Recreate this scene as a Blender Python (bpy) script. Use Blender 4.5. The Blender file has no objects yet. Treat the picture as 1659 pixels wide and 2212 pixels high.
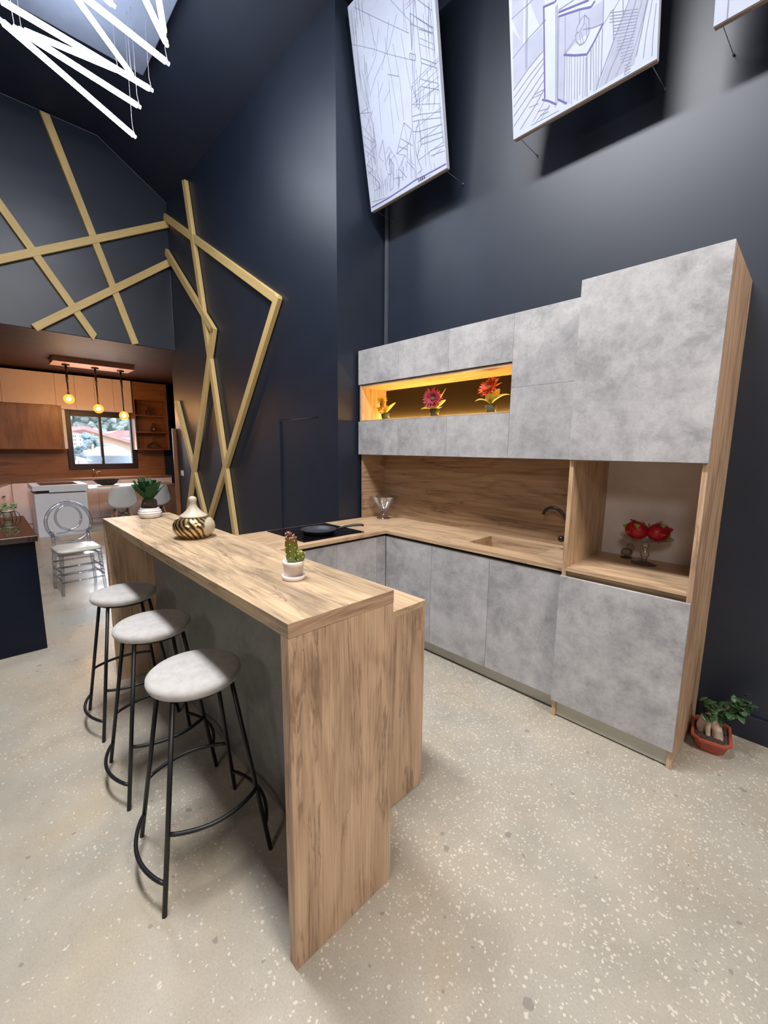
import bpy, math, random
from mathutils import Vector, Matrix

random.seed(7)
scene = bpy.context.scene
col = scene.collection
PI = math.pi

# ------------------------------------------------------------------ camera
cam_data = bpy.data.cameras.new('camera')
cam = bpy.data.objects.new('camera', cam_data)
col.objects.link(cam)
cam.location = (0.9142, -0.5414, 1.5558)
cam.rotation_euler = (1.4198, -0.0089, 0.8005)
cam_data.sensor_fit = 'HORIZONTAL'
cam_data.sensor_width = 36.0
cam_data.lens = 36.0 * 901.4975 / 1659.0
cam_data.clip_start = 0.02
cam_data.clip_end = 300
scene.camera = cam

# ------------------------------------------------------------------ view, world, light levels
scene.view_settings.view_transform = 'Standard'
scene.view_settings.look = 'None'
scene.view_settings.gamma = 1.0
scene.view_settings.exposure = 0.0
scene.view_settings.use_curve_mapping = False
scene.cycles.use_denoising = True
scene.cycles.max_bounces = 10
scene.cycles.transparent_max_bounces = 12
scene.cycles.sample_clamp_indirect = 6.0

TUBE_STRENGTH = 31.0          # cool white LED tubes
BULB_STRENGTH = 2.6          # amber globes
FILAMENT_STRENGTH = 780.0
STRIP_STRENGTH = 150.0         # amber strip in the niche
SKY_STRENGTH = 4.2

world = bpy.data.worlds.new('overcast_sky')
scene.world = world
world.use_nodes = True
bg = world.node_tree.nodes['Background']
bg.inputs[0].default_value = (0.80, 0.89, 1.0, 1)
bg.inputs[1].default_value = SKY_STRENGTH


def area_light(name, loc, target, sx, sy, power, color):
    d = bpy.data.lights.new(name, 'AREA')
    d.shape = 'RECTANGLE'
    d.size = sx
    d.size_y = sy
    d.energy = power
    d.color = color
    o = bpy.data.objects.new(name, d)
    col.objects.link(o)
    o.location = loc
    o.rotation_euler = (Vector(target) - Vector(loc)).to_track_quat('-Z', 'Y').to_euler()
    return o


# ceiling lamps of the showroom behind and beside the camera, and an added area light inside the kitchen window
area_light('showroom_ceiling_light', (2.5, -5.3, 4.5), (0.4, 1.2, 1.0), 1.2, 0.8, 75, (1.0, 0.90, 0.84))
area_light('showroom_ceiling_light', (3.4, 0.1, 4.9), (0.6, 0.2, 0.4), 1.2, 1.0, 190, (1.0, 0.89, 0.80))
area_light('bar_ceiling_light', (-0.75, -0.14, 5.2), (-0.75, -0.14, 0.0), 2.1, 0.45, 265, (0.96, 0.97, 1.0))
area_light('kitchen_window_daylight', (-9.7, 1.45, 1.68), (-7.0, 1.2, 0.9), 1.0, 0.9, 26, (0.88, 0.94, 1.0))

# ------------------------------------------------------------------ materials
MATS = {}


def new_mat(name):
    m = bpy.data.materials.new(name)
    m.use_nodes = True
    MATS[name] = m
    nt = m.node_tree
    return m, nt, nt.nodes['Principled BSDF']


def setp(b, **k):
    ren = {'color': 'Base Color', 'rough': 'Roughness', 'metal': 'Metallic', 'spec': 'Specular IOR Level', 'trans': 'Transmission Weight',
           'ior': 'IOR', 'coat': 'Coat Weight', 'coatr': 'Coat Roughness', 'alpha': 'Alpha', 'sss': 'Subsurface Weight', 'sheen': 'Sheen Weight',
           'emit': 'Emission Color', 'emits': 'Emission Strength'}
    for a, v in k.items():
        s = b.inputs[ren[a]]
        if isinstance(v, tuple) and len(v) == 3:
            v = v + (1,)
        s.default_value = v


def N(nt, kind, **props):
    n = nt.nodes.new(kind)
    for k, v in props.items():
        setattr(n, k, v)
    return n


def ramp(nt, stops, src=None):
    n = nt.nodes.new('ShaderNodeValToRGB')
    els = n.color_ramp.elements
    els[0].position, els[0].color = stops[0][0], tuple(stops[0][1]) + (1,)
    els[1].position, els[1].color = stops[-1][0], tuple(stops[-1][1]) + (1,)
    for p, c in stops[1:-1]:
        e = els.new(p)
        e.color = tuple(c) + (1,)
    if src is not None:
        nt.links.new(src, n.inputs[0])
    return n


def mixc(nt, fac, a, b, mode='MIX'):
    n = nt.nodes.new('ShaderNodeMix')
    n.data_type = 'RGBA'
    n.blend_type = mode
    for sock, v in ((n.inputs[0], fac), (n.inputs[6], a), (n.inputs[7], b)):
        if isinstance(v, bpy.types.NodeSocket):
            nt.links.new(v, sock)
        elif isinstance(v, (int, float)):
            sock.default_value = v
        else:
            sock.default_value = tuple(v) + (1,)
    return n.outputs[2]


def mathn(nt, op, a, b=None, c=None):
    n = nt.nodes.new('ShaderNodeMath')
    n.operation = op
    for i, v in enumerate((a, b, c)):
        if v is None:
            continue
        if isinstance(v, bpy.types.NodeSocket):
            nt.links.new(v, n.inputs[i])
        else:
            n.inputs[i].default_value = v
    return n.outputs[0]


def noise(nt, vec, scale, detail=4, rough=0.55, dist=0.0):
    n = nt.nodes.new('ShaderNodeTexNoise')
    n.inputs['Scale'].default_value = scale
    n.inputs['Detail'].default_value = detail
    n.inputs['Roughness'].default_value = rough
    n.inputs['Distortion'].default_value = dist
    if vec is not None:
        nt.links.new(vec, n.inputs['Vector'])
    return n


def coords(nt, scale=(1, 1, 1), loc=(0, 0, 0)):
    t = nt.nodes.new('ShaderNodeTexCoord')
    m = nt.nodes.new('ShaderNodeMapping')
    m.inputs['Scale'].default_value = scale
    m.inputs['Location'].default_value = loc
    nt.links.new(t.outputs['Object'], m.inputs['Vector'])
    return m.outputs[0]


def bump(nt, b, height, strength=0.2, dist=0.002):
    n = nt.nodes.new('ShaderNodeBump')
    n.inputs['Strength'].default_value = strength
    n.inputs['Distance'].default_value = dist
    nt.links.new(height, n.inputs['Height'])
    nt.links.new(n.outputs[0], b.inputs['Normal'])


def plain(name, color, rough=0.5, var=0.06, vscale=9.0, **k):
    """A plain finish with a slight procedural unevenness."""
    m, nt, b = new_mat(name)
    v = coords(nt)
    n = noise(nt, v, vscale, 3)
    lo = tuple(c * (1 - var) for c in color)
    hi = tuple(min(1, c * (1 + var)) for c in color)
    r = ramp(nt, [(0.3, lo), (0.7, hi)], n.outputs[0])
    nt.links.new(r.outputs[0], b.inputs['Base Color'])
    setp(b, rough=rough, **k)
    return m


def wood(name, axis, light, mid, dark, rough=0.42, freq=1.0, patch=0.5, rings=13.0, seed=0.0, pst=0.52):
    m, nt, b = new_mat(name)

    def sc(along, across):
        s = [across] * 3
        s[axis] = along
        return tuple(x * freq for x in s)
    v1 = coords(nt, sc(0.5, 3.4), (seed, seed * 1.7, seed * 0.6))
    n1 = noise(nt, v1, 1.0, 3, 0.45, 0.5)
    ph = mathn(nt, 'MULTIPLY', n1.outputs[0], rings)
    s = mathn(nt, 'SINE', mathn(nt, 'MULTIPLY', ph, 2 * PI))
    s = mathn(nt, 'MULTIPLY_ADD', s, 0.5, 0.5)
    s = mathn(nt, 'POWER', s, 2.2)
    v2 = coords(nt, sc(3.0, 150.0))
    n2 = noise(nt, v2, 1.0, 3, 0.6, 0.3)
    v3 = coords(nt, sc(1.3, 7.0), (seed + 3, 1.1, 2.2))
    n3 = noise(nt, v3, 1.0, 6, 0.62, 1.1)
    p = ramp(nt, [(pst, (0, 0, 0)), (pst + 0.10, (0.35, 0.35, 0.35)), (pst + 0.24, (1, 1, 1))], n3.outputs[0])
    c = mixc(nt, mathn(nt, 'MULTIPLY', s, 0.85), light, mid)
    c = mixc(nt, mathn(nt, 'MULTIPLY', p.outputs[0], patch), c, dark)
    v4 = coords(nt, sc(1.1, 15.0), (seed + 7, 2.1, 4.2))
    n4 = noise(nt, v4, 1.0, 5, 0.6, 0.9)
    dv = mathn(nt, 'ABSOLUTE', mathn(nt, 'SUBTRACT', n4.outputs[0], 0.5))
    vr = ramp(nt, [(0.0, (1, 1, 1)), (0.026, (0, 0, 0))], dv)
    gate = ramp(nt, [(pst - 0.06, (0, 0, 0)), (pst + 0.06, (1, 1, 1))], n3.outputs[0])
    c = mixc(nt, mathn(nt, 'MULTIPLY', mathn(nt, 'MULTIPLY', vr.outputs[0], gate.outputs[0]), 0.85 * min(1.0, patch * 1.6)), c, dark)
    f = ramp(nt, [(0.3, (0.78, 0.76, 0.74)), (0.65, (1.10, 1.10, 1.10))], n2.outputs[0])
    c = mixc(nt, 1.0, c, f.outputs[0], 'MULTIPLY')
    nt.links.new(c, b.inputs['Base Color'])
    setp(b, rough=rough)
    bump(nt, b, n2.outputs[0], 0.08, 0.001)
    return m


OAK = ((0.60, 0.425, 0.265), (0.45, 0.30, 0.18), (0.20, 0.125, 0.075))
for ax, nm in ((0, 'x'), (1, 'y'), (2, 'z')):
    wood('oak_' + nm, ax, *OAK)
wood('oak_bar_top', 0, (0.56, 0.415, 0.26), (0.45, 0.32, 0.195), (0.20, 0.145, 0.10), patch=0.9, freq=1.1, pst=0.45, seed=5.2)
wood('oak_edge', 1, (0.50, 0.335, 0.22), (0.40, 0.25, 0.16), (0.22, 0.13, 0.08), freq=2.0, seed=2.0)
wood('oak_end_panel', 2, (0.64, 0.445, 0.295), (0.52, 0.345, 0.22), (0.26, 0.16, 0.10), patch=0.8, seed=1.3, pst=0.46)
wood('oak_side_panel', 1, (0.43, 0.29, 0.18), (0.32, 0.205, 0.12), (0.14, 0.085, 0.05), patch=0.8, seed=4.4)
wood('oak_splashback', 0, (0.43, 0.29, 0.18), (0.32, 0.205, 0.12), (0.14, 0.085, 0.05), patch=0.8, freq=0.8, seed=8.1)
BRN = ((0.30, 0.135, 0.060), (0.22, 0.095, 0.042), (0.11, 0.045, 0.022))
wood('walnut_x', 0, *BRN, rough=0.3, rings=5)
wood('walnut_y', 1, *BRN, rough=0.3, rings=5)
wood('walnut_z', 2, *BRN, rough=0.35, rings=5)
wood('walnut_gloss', 1, *BRN, rough=0.12, rings=5)
wood('ceiling_boards', 1, (0.060, 0.024, 0.016), (0.045, 0.018, 0.012), (0.022, 0.010, 0.007), rough=0.6, rings=5)
wood('beech_ply', 1, (0.62, 0.36, 0.22), (0.55, 0.30, 0.18), (0.40, 0.2, 0.12), rings=4)

# pine battens, with knots
for ax, nm in ((2, 'pine'),):
    m, nt, b = new_mat(nm)
    v1 = coords(nt, (9, 9, 0.8))
    n1 = noise(nt, v1, 1.6, 4, 0.5, 0.6)
    s = mathn(nt, 'MULTIPLY_ADD', mathn(nt, 'SINE', mathn(nt, 'MULTIPLY', n1.outputs[0], 40.0)), 0.5, 0.5)
    c = mixc(nt, mathn(nt, 'MULTIPLY', s, 0.5), (0.66, 0.475, 0.20), (0.56, 0.38, 0.145))
    vo = N(nt, 'ShaderNodeTexVoronoi')
    vo.inputs['Scale'].default_value = 1.0
    nt.links.new(coords(nt, (9, 9, 3.4)), vo.inputs['Vector'])
    k = ramp(nt, [(0.10, (1, 1, 1)), (0.17, (0, 0, 0))], vo.outputs['Distance'])
    sep = N(nt, 'ShaderNodeSeparateColor')
    nt.links.new(vo.outputs['Color'], sep.inputs[0])
    on = mathn(nt, 'GREATER_THAN', sep.outputs[0], 0.55)
    c = mixc(nt, mathn(nt, 'MULTIPLY', k.outputs[0], on), c, (0.20, 0.10, 0.04))
    nt.links.new(c, b.inputs['Base Color'])
    setp(b, rough=0.6)


def concrete(name, lo, mid, hi, scale=2.4, rough=0.5, seed=0.0):
    m, nt, b = new_mat(name)
    t = N(nt, 'ShaderNodeTexCoord')
    oi = N(nt, 'ShaderNodeObjectInfo')
    mp = N(nt, 'ShaderNodeMapping')
    mp.inputs['Location'].default_value = (seed, seed, seed)
    add = N(nt, 'ShaderNodeVectorMath', operation='ADD')
    sc = N(nt, 'ShaderNodeVectorMath', operation='SCALE')
    cmb = N(nt, 'ShaderNodeCombineXYZ')
    nt.links.new(oi.outputs['Random'], cmb.inputs[0])
    nt.links.new(oi.outputs['Random'], cmb.inputs[2])
    nt.links.new(cmb.outputs[0], sc.inputs[0])
    sc.inputs['Scale'].default_value = 37.0
    nt.links.new(t.outputs['Object'], add.inputs[0])
    nt.links.new(sc.outputs[0], add.inputs[1])
    nt.links.new(add.outputs[0], mp.inputs['Vector'])
    v = mp.outputs[0]
    n1 = noise(nt, v, scale, 8, 0.66, 0.1)
    n2 = noise(nt, v, scale * 5, 8, 0.76, 0.15)
    n3 = noise(nt, v, scale * 34, 5, 0.7, 0.4)
    f = mathn(nt, 'MULTIPLY_ADD', n2.outputs[0], 0.5, mathn(nt, 'MULTIPLY', n1.outputs[0], 0.5))
    r = ramp(nt, [(0.40, lo), (0.50, mid), (0.60, hi)], f)
    pits = ramp(nt, [(0.30, (0.84, 0.84, 0.84)), (0.48, (1, 1, 1))], n3.outputs[0])
    c = mixc(nt, 1.0, r.outputs[0], pits.outputs[0], 'MULTIPLY')
    nt.links.new(c, b.inputs['Base Color'])
    setp(b, rough=rough)
    return m


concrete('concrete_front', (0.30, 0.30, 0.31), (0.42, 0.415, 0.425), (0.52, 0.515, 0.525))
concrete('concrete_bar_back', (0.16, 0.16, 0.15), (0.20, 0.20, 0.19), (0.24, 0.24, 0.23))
plain('door_edge', (0.75, 0.74, 0.76), 0.4)
plain('plinth_metal', (0.50, 0.49, 0.43), 0.38, metal=0.35)
plain('shadow_gap_profile', (0.035, 0.025, 0.02), 0.5)

# terrazzo-like polished concrete floor
m, nt, b = new_mat('polished_floor')
v = coords(nt)
big = noise(nt, v, 0.9, 5, 0.6, 0.4)
medn = noise(nt, v, 3.1, 6, 0.62, 0.3)
fine = noise(nt, v, 140.0, 3, 0.6)
base = ramp(nt, [(0.30, (0.325, 0.29, 0.235)), (0.48, (0.40, 0.36, 0.295)), (0.66, (0.465, 0.42, 0.345))], mathn(nt, 'MULTIPLY_ADD', medn.outputs[0], 0.55, mathn(nt, 'MULTIPLY', big.outputs[0], 0.45)))
tint = noise(nt, coords(nt, (1, 1, 1), (4.2, 7.7, 0)), 1.7, 3, 0.5, 0.3)
tr = ramp(nt, [(0.38, (0.93, 0.97, 1.0)), (0.55, (1, 1, 1)), (0.70, (1.03, 0.99, 0.91))], tint.outputs[0])
c = mixc(nt, 1.0, base.outputs[0], tr.outputs[0], 'MULTIPLY')
fr = ramp(nt, [(0.35, (0.92, 0.92, 0.92)), (0.65, (1.05, 1.05, 1.05))], fine.outputs[0])
c = mixc(nt, 1.0, c, fr.outputs[0], 'MULTIPLY')
jit = noise(nt, v, 30.0, 2)
jv = N(nt, 'ShaderNodeVectorMath', operation='SCALE')
jv.inputs['Scale'].default_value = 0.022
nt.links.new(jit.outputs['Color'], jv.inputs[0])
ja = N(nt, 'ShaderNodeVectorMath', operation='ADD')
nt.links.new(v, ja.inputs[0])
nt.links.new(jv.outputs[0], ja.inputs[1])


def chips(scale, dmax, pres, soft=0.05):
    vo = N(nt, 'ShaderNodeTexVoronoi')
    vo.inputs['Scale'].default_value = scale
    nt.links.new(ja.outputs[0], vo.inputs['Vector'])
    sp = N(nt, 'ShaderNodeSeparateColor')
    nt.links.new(vo.outputs['Color'], sp.inputs[0])
    size = mathn(nt, 'MULTIPLY', sp.outputs[1], dmax)
    inside = mathn(nt, 'LESS_THAN', vo.outputs['Distance'], size)
    on = mathn(nt, 'GREATER_THAN', sp.outputs[0], pres)
    return mathn(nt, 'MULTIPLY', inside, on), sp.outputs[2]


dens = noise(nt, coords(nt, (1, 1, 1), (11, 3, 0)), 1.3, 4, 0.6)
dsep = N(nt, 'ShaderNodeSeparateXYZ')
nt.links.new(v, dsep.inputs[0])
dx = mathn(nt, 'MULTIPLY_ADD', dsep.outputs[1], 0.20, 0.0)
dmask = mathn(nt, 'ADD', dens.outputs[0], dx)
pres = mathn(nt, 'SUBTRACT', 1.28, dmask)
w1, w1c = chips(95.0, 0.50, mathn(nt, 'SUBTRACT', pres, 0.06))
w2, w2c = chips(48.0, 0.36, mathn(nt, 'ADD', pres, 0.12))
c = mixc(nt, mathn(nt, 'MULTIPLY', w1, 0.6), c, (0.70, 0.65, 0.54))
c = mixc(nt, mathn(nt, 'MULTIPLY', w2, 0.6), c, (0.68, 0.62, 0.52))
d1, d1c = chips(26.0, 0.22, 0.86)
d2, d2c = chips(9.0, 0.15, 0.72)
c = mixc(nt, mathn(nt, 'MULTIPLY', d1, 0.6), c, (0.20, 0.17, 0.14))
c = mixc(nt, mathn(nt, 'MULTIPLY', d2, 0.6), c, (0.19, 0.165, 0.145))
nt.links.new(c, b.inputs['Base Color'])
rr = ramp(nt, [(0.3, (0.22, 0.22, 0.22)), (0.7, (0.40, 0.40, 0.40))], medn.outputs[0])
nt.links.new(rr.outputs[0], b.inputs['Roughness'])

plain('navy_paint', (0.0095, 0.0160, 0.0320), 0.45, var=0.10, vscale=5, spec=0.6)
plain('navy_ceiling', (0.007, 0.012, 0.030), 0.7, var=0.12, vscale=4)
plain('navy_trim', (0.055, 0.065, 0.085), 0.5)
plain('caulk_line', (0.16, 0.17, 0.20), 0.8)
plain('showroom_paint', (0.12, 0.12, 0.13), 0.8)
plain('canopy_white', (0.17, 0.195, 0.27), 0.8)
plain('black_metal', (0.012, 0.012, 0.014), 0.42, metal=0.2)
plain('tap_black', (0.010, 0.010, 0.012), 0.25)
plain('velvet_seat', (0.46, 0.445, 0.43), 0.85, var=0.12, vscale=30, sheen=0.25)
plain('white_ceramic', (0.78, 0.76, 0.75), 0.28)
plain('pink_ceramic', (0.76, 0.68, 0.66), 0.5)
plain('cream_glaze', (0.50, 0.43, 0.34), 0.5, var=0.12)
plain('black_glass', (0.004, 0.004, 0.005), 0.12, coat=0.3)
plain('pan_black', (0.012, 0.012, 0.014), 0.45)
m = plain('pan_speckle', (0.035, 0.04, 0.05), 0.4, var=0.9, vscale=160)
plain('niche_back', (0.022, 0.016, 0.012), 0.6, spec=0.2)
plain('white_panel', (0.72, 0.67, 0.64), 0.5)
plain('pot_green', (0.10, 0.12, 0.05), 0.5, var=0.5, vscale=25)
plain('leaf_lime', (0.42, 0.42, 0.05), 0.5, var=0.3, vscale=30)
plain('leaf_yellow', (0.60, 0.45, 0.05), 0.5, var=0.25, vscale=30)
plain('stem_olive', (0.30, 0.27, 0.06), 0.6)
plain('petal_orange', (0.90, 0.34, 0.02), 0.6, var=0.35, vscale=50)
plain('petal_magenta', (0.30, 0.016, 0.045), 0.6, var=0.45, vscale=50)
plain('petal_scarlet', (0.62, 0.05, 0.015), 0.6, var=0.45, vscale=50)
for _n in ('leaf_lime', 'leaf_yellow', 'petal_orange', 'petal_magenta', 'petal_scarlet'):
    _b = MATS[_n].node_tree.nodes['Principled BSDF']
    _b.inputs['Subsurface Weight'].default_value = 0.5 if _n.startswith('leaf') else 0.18
    _b.inputs['Subsurface Scale'].default_value = 0.02
    _b.inputs['Subsurface Radius'].default_value = (1.0, 0.7, 0.3)
plain('disc_brown', (0.06, 0.03, 0.012), 0.9, var=0.6, vscale=200)
plain('disc_green', (0.10, 0.085, 0.035), 0.9, var=0.6, vscale=200)
plain('palm_green', (0.012, 0.055, 0.016), 0.6, var=0.4, vscale=40, spec=0.25)
plain('palm_bulb', (0.035, 0.025, 0.015), 0.9, var=0.7, vscale=70)
plain('terracotta', (0.40, 0.085, 0.045), 0.45, var=0.15)
plain('soil', (0.055, 0.042, 0.032), 0.95, var=0.7, vscale=90)
plain('ginseng_bark', (0.50, 0.40, 0.31), 0.7, var=0.3, vscale=28)
plain('ficus_leaf', (0.05, 0.12, 0.045), 0.4, var=0.4, vscale=30)
plain('spine_white', (0.85, 0.85, 0.78), 0.6)
plain('fruit_red', (0.40, 0.006, 0.018), 0.4, var=0.3, vscale=30)
plain('fruit_scale', (0.24, 0.42, 0.05), 0.5, var=0.2)
plain('matte_white', (0.76, 0.81, 0.88), 0.55, var=0.03)
plain('pink_lacquer', (0.80, 0.66, 0.64), 0.4, var=0.03)
plain('shell_plastic', (0.70, 0.74, 0.76), 0.45, var=0.03)
plain('cream_vinyl', (0.68, 0.68, 0.60), 0.25, var=0.05)
plain('island_black', (0.004, 0.007, 0.016), 0.2, spec=0.18)
plain('island_top', (0.018, 0.008, 0.007), 0.06, coat=0.6)
plain('window_frame', (0.022, 0.010, 0.012), 0.4)
plain('wicker_black', (0.014, 0.012, 0.010), 0.7, var=0.6, vscale=60)
MATS['ceiling_boards'].node_tree.nodes['Principled BSDF'].inputs['Specular IOR Level'].default_value = 0.2
plain('switch_plastic', (0.65, 0.63, 0.60), 0.4)
plain('canvas_white', (0.43, 0.48, 0.60), 0.75, var=0.03)
plain('canvas_edge', (0.36, 0.30, 0.26), 0.8)
plain('ink_line', (0.22, 0.235, 0.33), 0.8)
plain('ink_violet', (0.12, 0.10, 0.30), 0.8)
plain('ink_black', (0.03, 0.03, 0.04), 0.8)
plain('wash_grey', (0.345, 0.38, 0.495), 0.8, var=0.08)
plain('brass', (0.42, 0.27, 0.10), 0.35, metal=0.9)
plain('planter_cream', (0.85, 0.78, 0.58), 0.5)
plain('jade_green', (0.17, 0.28, 0.12), 0.5, var=0.5, vscale=60)
# outside the window
plain('render_white', (0.80, 0.76, 0.73), 0.9)
plain('render_ochre', (0.55, 0.41, 0.30), 0.9)
plain('roof_red', (0.55, 0.27, 0.26), 0.9, var=0.2, vscale=3)
plain('tank_white', (0.44, 0.50, 0.60), 0.7)
plain('tree_blue_green', (0.26, 0.33, 0.36), 0.95, var=0.5, vscale=3)
plain('hill_green', (0.33, 0.38, 0.36), 1.0, var=0.4, vscale=0.35)
plain('earth', (0.35, 0.33, 0.30), 1.0)
plain('dark_opening', (0.20, 0.18, 0.20), 0.8)

# cactus: green below, red brown at the tip
m, nt, b = new_mat('cactus_skin')
sep = N(nt, 'ShaderNodeSeparateXYZ')
nt.links.new(coords(nt), sep.inputs[0])
n1 = noise(nt, coords(nt), 22, 3)
h = mathn(nt, 'MULTIPLY_ADD', n1.outputs[0], 0.05, sep.outputs[2])
r = ramp(nt, [(0.08, (0.12, 0.16, 0.015)), (0.135, (0.15, 0.17, 0.02)), (0.165, (0.15, 0.075, 0.025)), (0.20, (0.16, 0.035, 0.025))], h)
nt.links.new(r.outputs[0], b.inputs['Base Color'])
setp(b, rough=0.22)

# gilded spiral flutes over a cream body
m, nt, b = new_mat('gilded_spiral')
sep = N(nt, 'ShaderNodeSeparateXYZ')
nt.links.new(coords(nt), sep.inputs[0])
ang = mathn(nt, 'ARCTAN2', sep.outputs[1], sep.outputs[0])
ph = mathn(nt, 'ADD', mathn(nt, 'MULTIPLY', ang, 22.0), mathn(nt, 'MULTIPLY_ADD', sep.outputs[2], 170.0, mathn(nt, 'MULTIPLY', noise(nt, coords(nt), 26, 2).outputs[0], 5.0)))
st = mathn(nt, 'MULTIPLY_ADD', mathn(nt, 'SINE', ph), 0.5, 0.5)
gold = ramp(nt, [(0.15, (0.10, 0.055, 0.022)), (0.5, (0.42, 0.27, 0.11)), (0.85, (0.72, 0.55, 0.30))], st)
n1 = noise(nt, coords(nt), 14, 2)
# one plain cream side, turned towards the kitchen
dirv = mathn(nt, 'ADD', mathn(nt, 'MULTIPLY', sep.outputs[0], 0.62), mathn(nt, 'MULTIPLY', sep.outputs[1], 0.78))
msk = ramp(nt, [(0.073, (0, 0, 0)), (0.078, (1, 1, 1))], mathn(nt, 'MULTIPLY_ADD', n1.outputs[0], 0.012, dirv))
c = mixc(nt, msk.outputs[0], gold.outputs[0], (0.50, 0.41, 0.30))
nt.links.new(c, b.inputs['Base Color'])
inv = mathn(nt, 'SUBTRACT', 1.0, msk.outputs[0])
nt.links.new(mathn(nt, 'MULTIPLY', inv, 0.85), b.inputs['Metallic'])
setp(b, rough=0.24)


def glass(name, tint=(1, 1, 1), rough=0.02, base=0.05, gain=1.0, milk=0.0):
    """thin clear glass: mostly see-through, mirror-like towards the rims"""
    m, nt, b = new_mat(name)
    n1 = noise(nt, coords(nt), 6, 2)
    r = ramp(nt, [(0.3, tuple(c * 0.97 for c in tint)), (0.7, tint)], n1.outputs[0])
    tr_ = N(nt, 'ShaderNodeBsdfTransparent')
    nt.links.new(r.outputs[0], tr_.inputs[0])
    gl = N(nt, 'ShaderNodeBsdfGlossy')
    gl.inputs['Roughness'].default_value = rough
    gl.inputs['Color'].default_value = (0.96, 0.97, 1.0, 1)
    df = N(nt, 'ShaderNodeBsdfTranslucent')
    df.inputs['Color'].default_value = (0.9, 0.92, 0.95, 1)
    lw = N(nt, 'ShaderNodeLayerWeight')
    lw.inputs['Blend'].default_value = 0.30
    fac = mathn(nt, 'MINIMUM', mathn(nt, 'MULTIPLY_ADD', lw.outputs['Fresnel'], gain, base), 0.85)
    m1 = N(nt, 'ShaderNodeMixShader')
    m1.inputs[0].default_value = milk
    nt.links.new(tr_.outputs[0], m1.inputs[1])
    nt.links.new(df.outputs[0], m1.inputs[2])
    m2 = N(nt, 'ShaderNodeMixShader')
    nt.links.new(fac, m2.inputs[0])
    nt.links.new(m1.outputs[0], m2.inputs[1])
    nt.links.new(gl.outputs[0], m2.inputs[2])
    nt.links.new(m2.outputs[0], nt.nodes['Material Output'].inputs['Surface'])
    return m


glass('clear_glass', (0.985, 0.99, 0.99), base=0.10, milk=0.13)
glass('smoky_glass', (0.80, 0.76, 0.72), milk=0.05)
glass('clear_acrylic', (0.84, 0.87, 0.91), 0.06, 0.06, 0.9, 0.12)
m, nt, b = new_mat('window_pane')
n1 = noise(nt, coords(nt), 3, 2)
r = ramp(nt, [(0.3, (0.96, 0.98, 1)), (0.7, (1, 1, 1))], n1.outputs[0])
nt.links.new(r.outputs[0], b.inputs['Base Color'])
setp(b, rough=0.0, trans=1.0, ior=1.05)


def glow(name, color, strength):
    m, nt, b = new_mat(name)
    n1 = noise(nt, coords(nt), 4, 1)
    r = ramp(nt, [(0.2, tuple(c * 0.97 for c in color)), (0.8, color)], n1.outputs[0])
    nt.links.new(r.outputs[0], b.inputs['Emission Color'])
    setp(b, color=(0.8, 0.8, 0.8), emits=strength)
    return m


glow('led_white', (0.84, 0.91, 1.0), TUBE_STRENGTH)
glow('filament_glow', (1.0, 0.60, 0.30), FILAMENT_STRENGTH)
m, nt, b = new_mat('bulb_amber')
em = N(nt, 'ShaderNodeEmission')
lw = N(nt, 'ShaderNodeTexNoise')
lw.inputs['Scale'].default_value = 9.0
r = ramp(nt, [(0.3, (1.0, 0.40, 0.05)), (0.7, (1.0, 0.46, 0.08))], lw.outputs[0])
nt.links.new(r.outputs[0], em.inputs[0])
em.inputs[1].default_value = BULB_STRENGTH
tp_ = N(nt, 'ShaderNodeBsdfTransparent')
tp_.inputs[0].default_value = (1.0, 0.80, 0.50, 1)
mx = N(nt, 'ShaderNodeMixShader')
mx.inputs[0].default_value = 0.4
nt.links.new(tp_.outputs[0], mx.inputs[1])
nt.links.new(em.outputs[0], mx.inputs[2])
nt.links.new(mx.outputs[0], nt.nodes['Material Output'].inputs['Surface'])
glow('strip_amber', (1.0, 0.58, 0.13), STRIP_STRENGTH)


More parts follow.
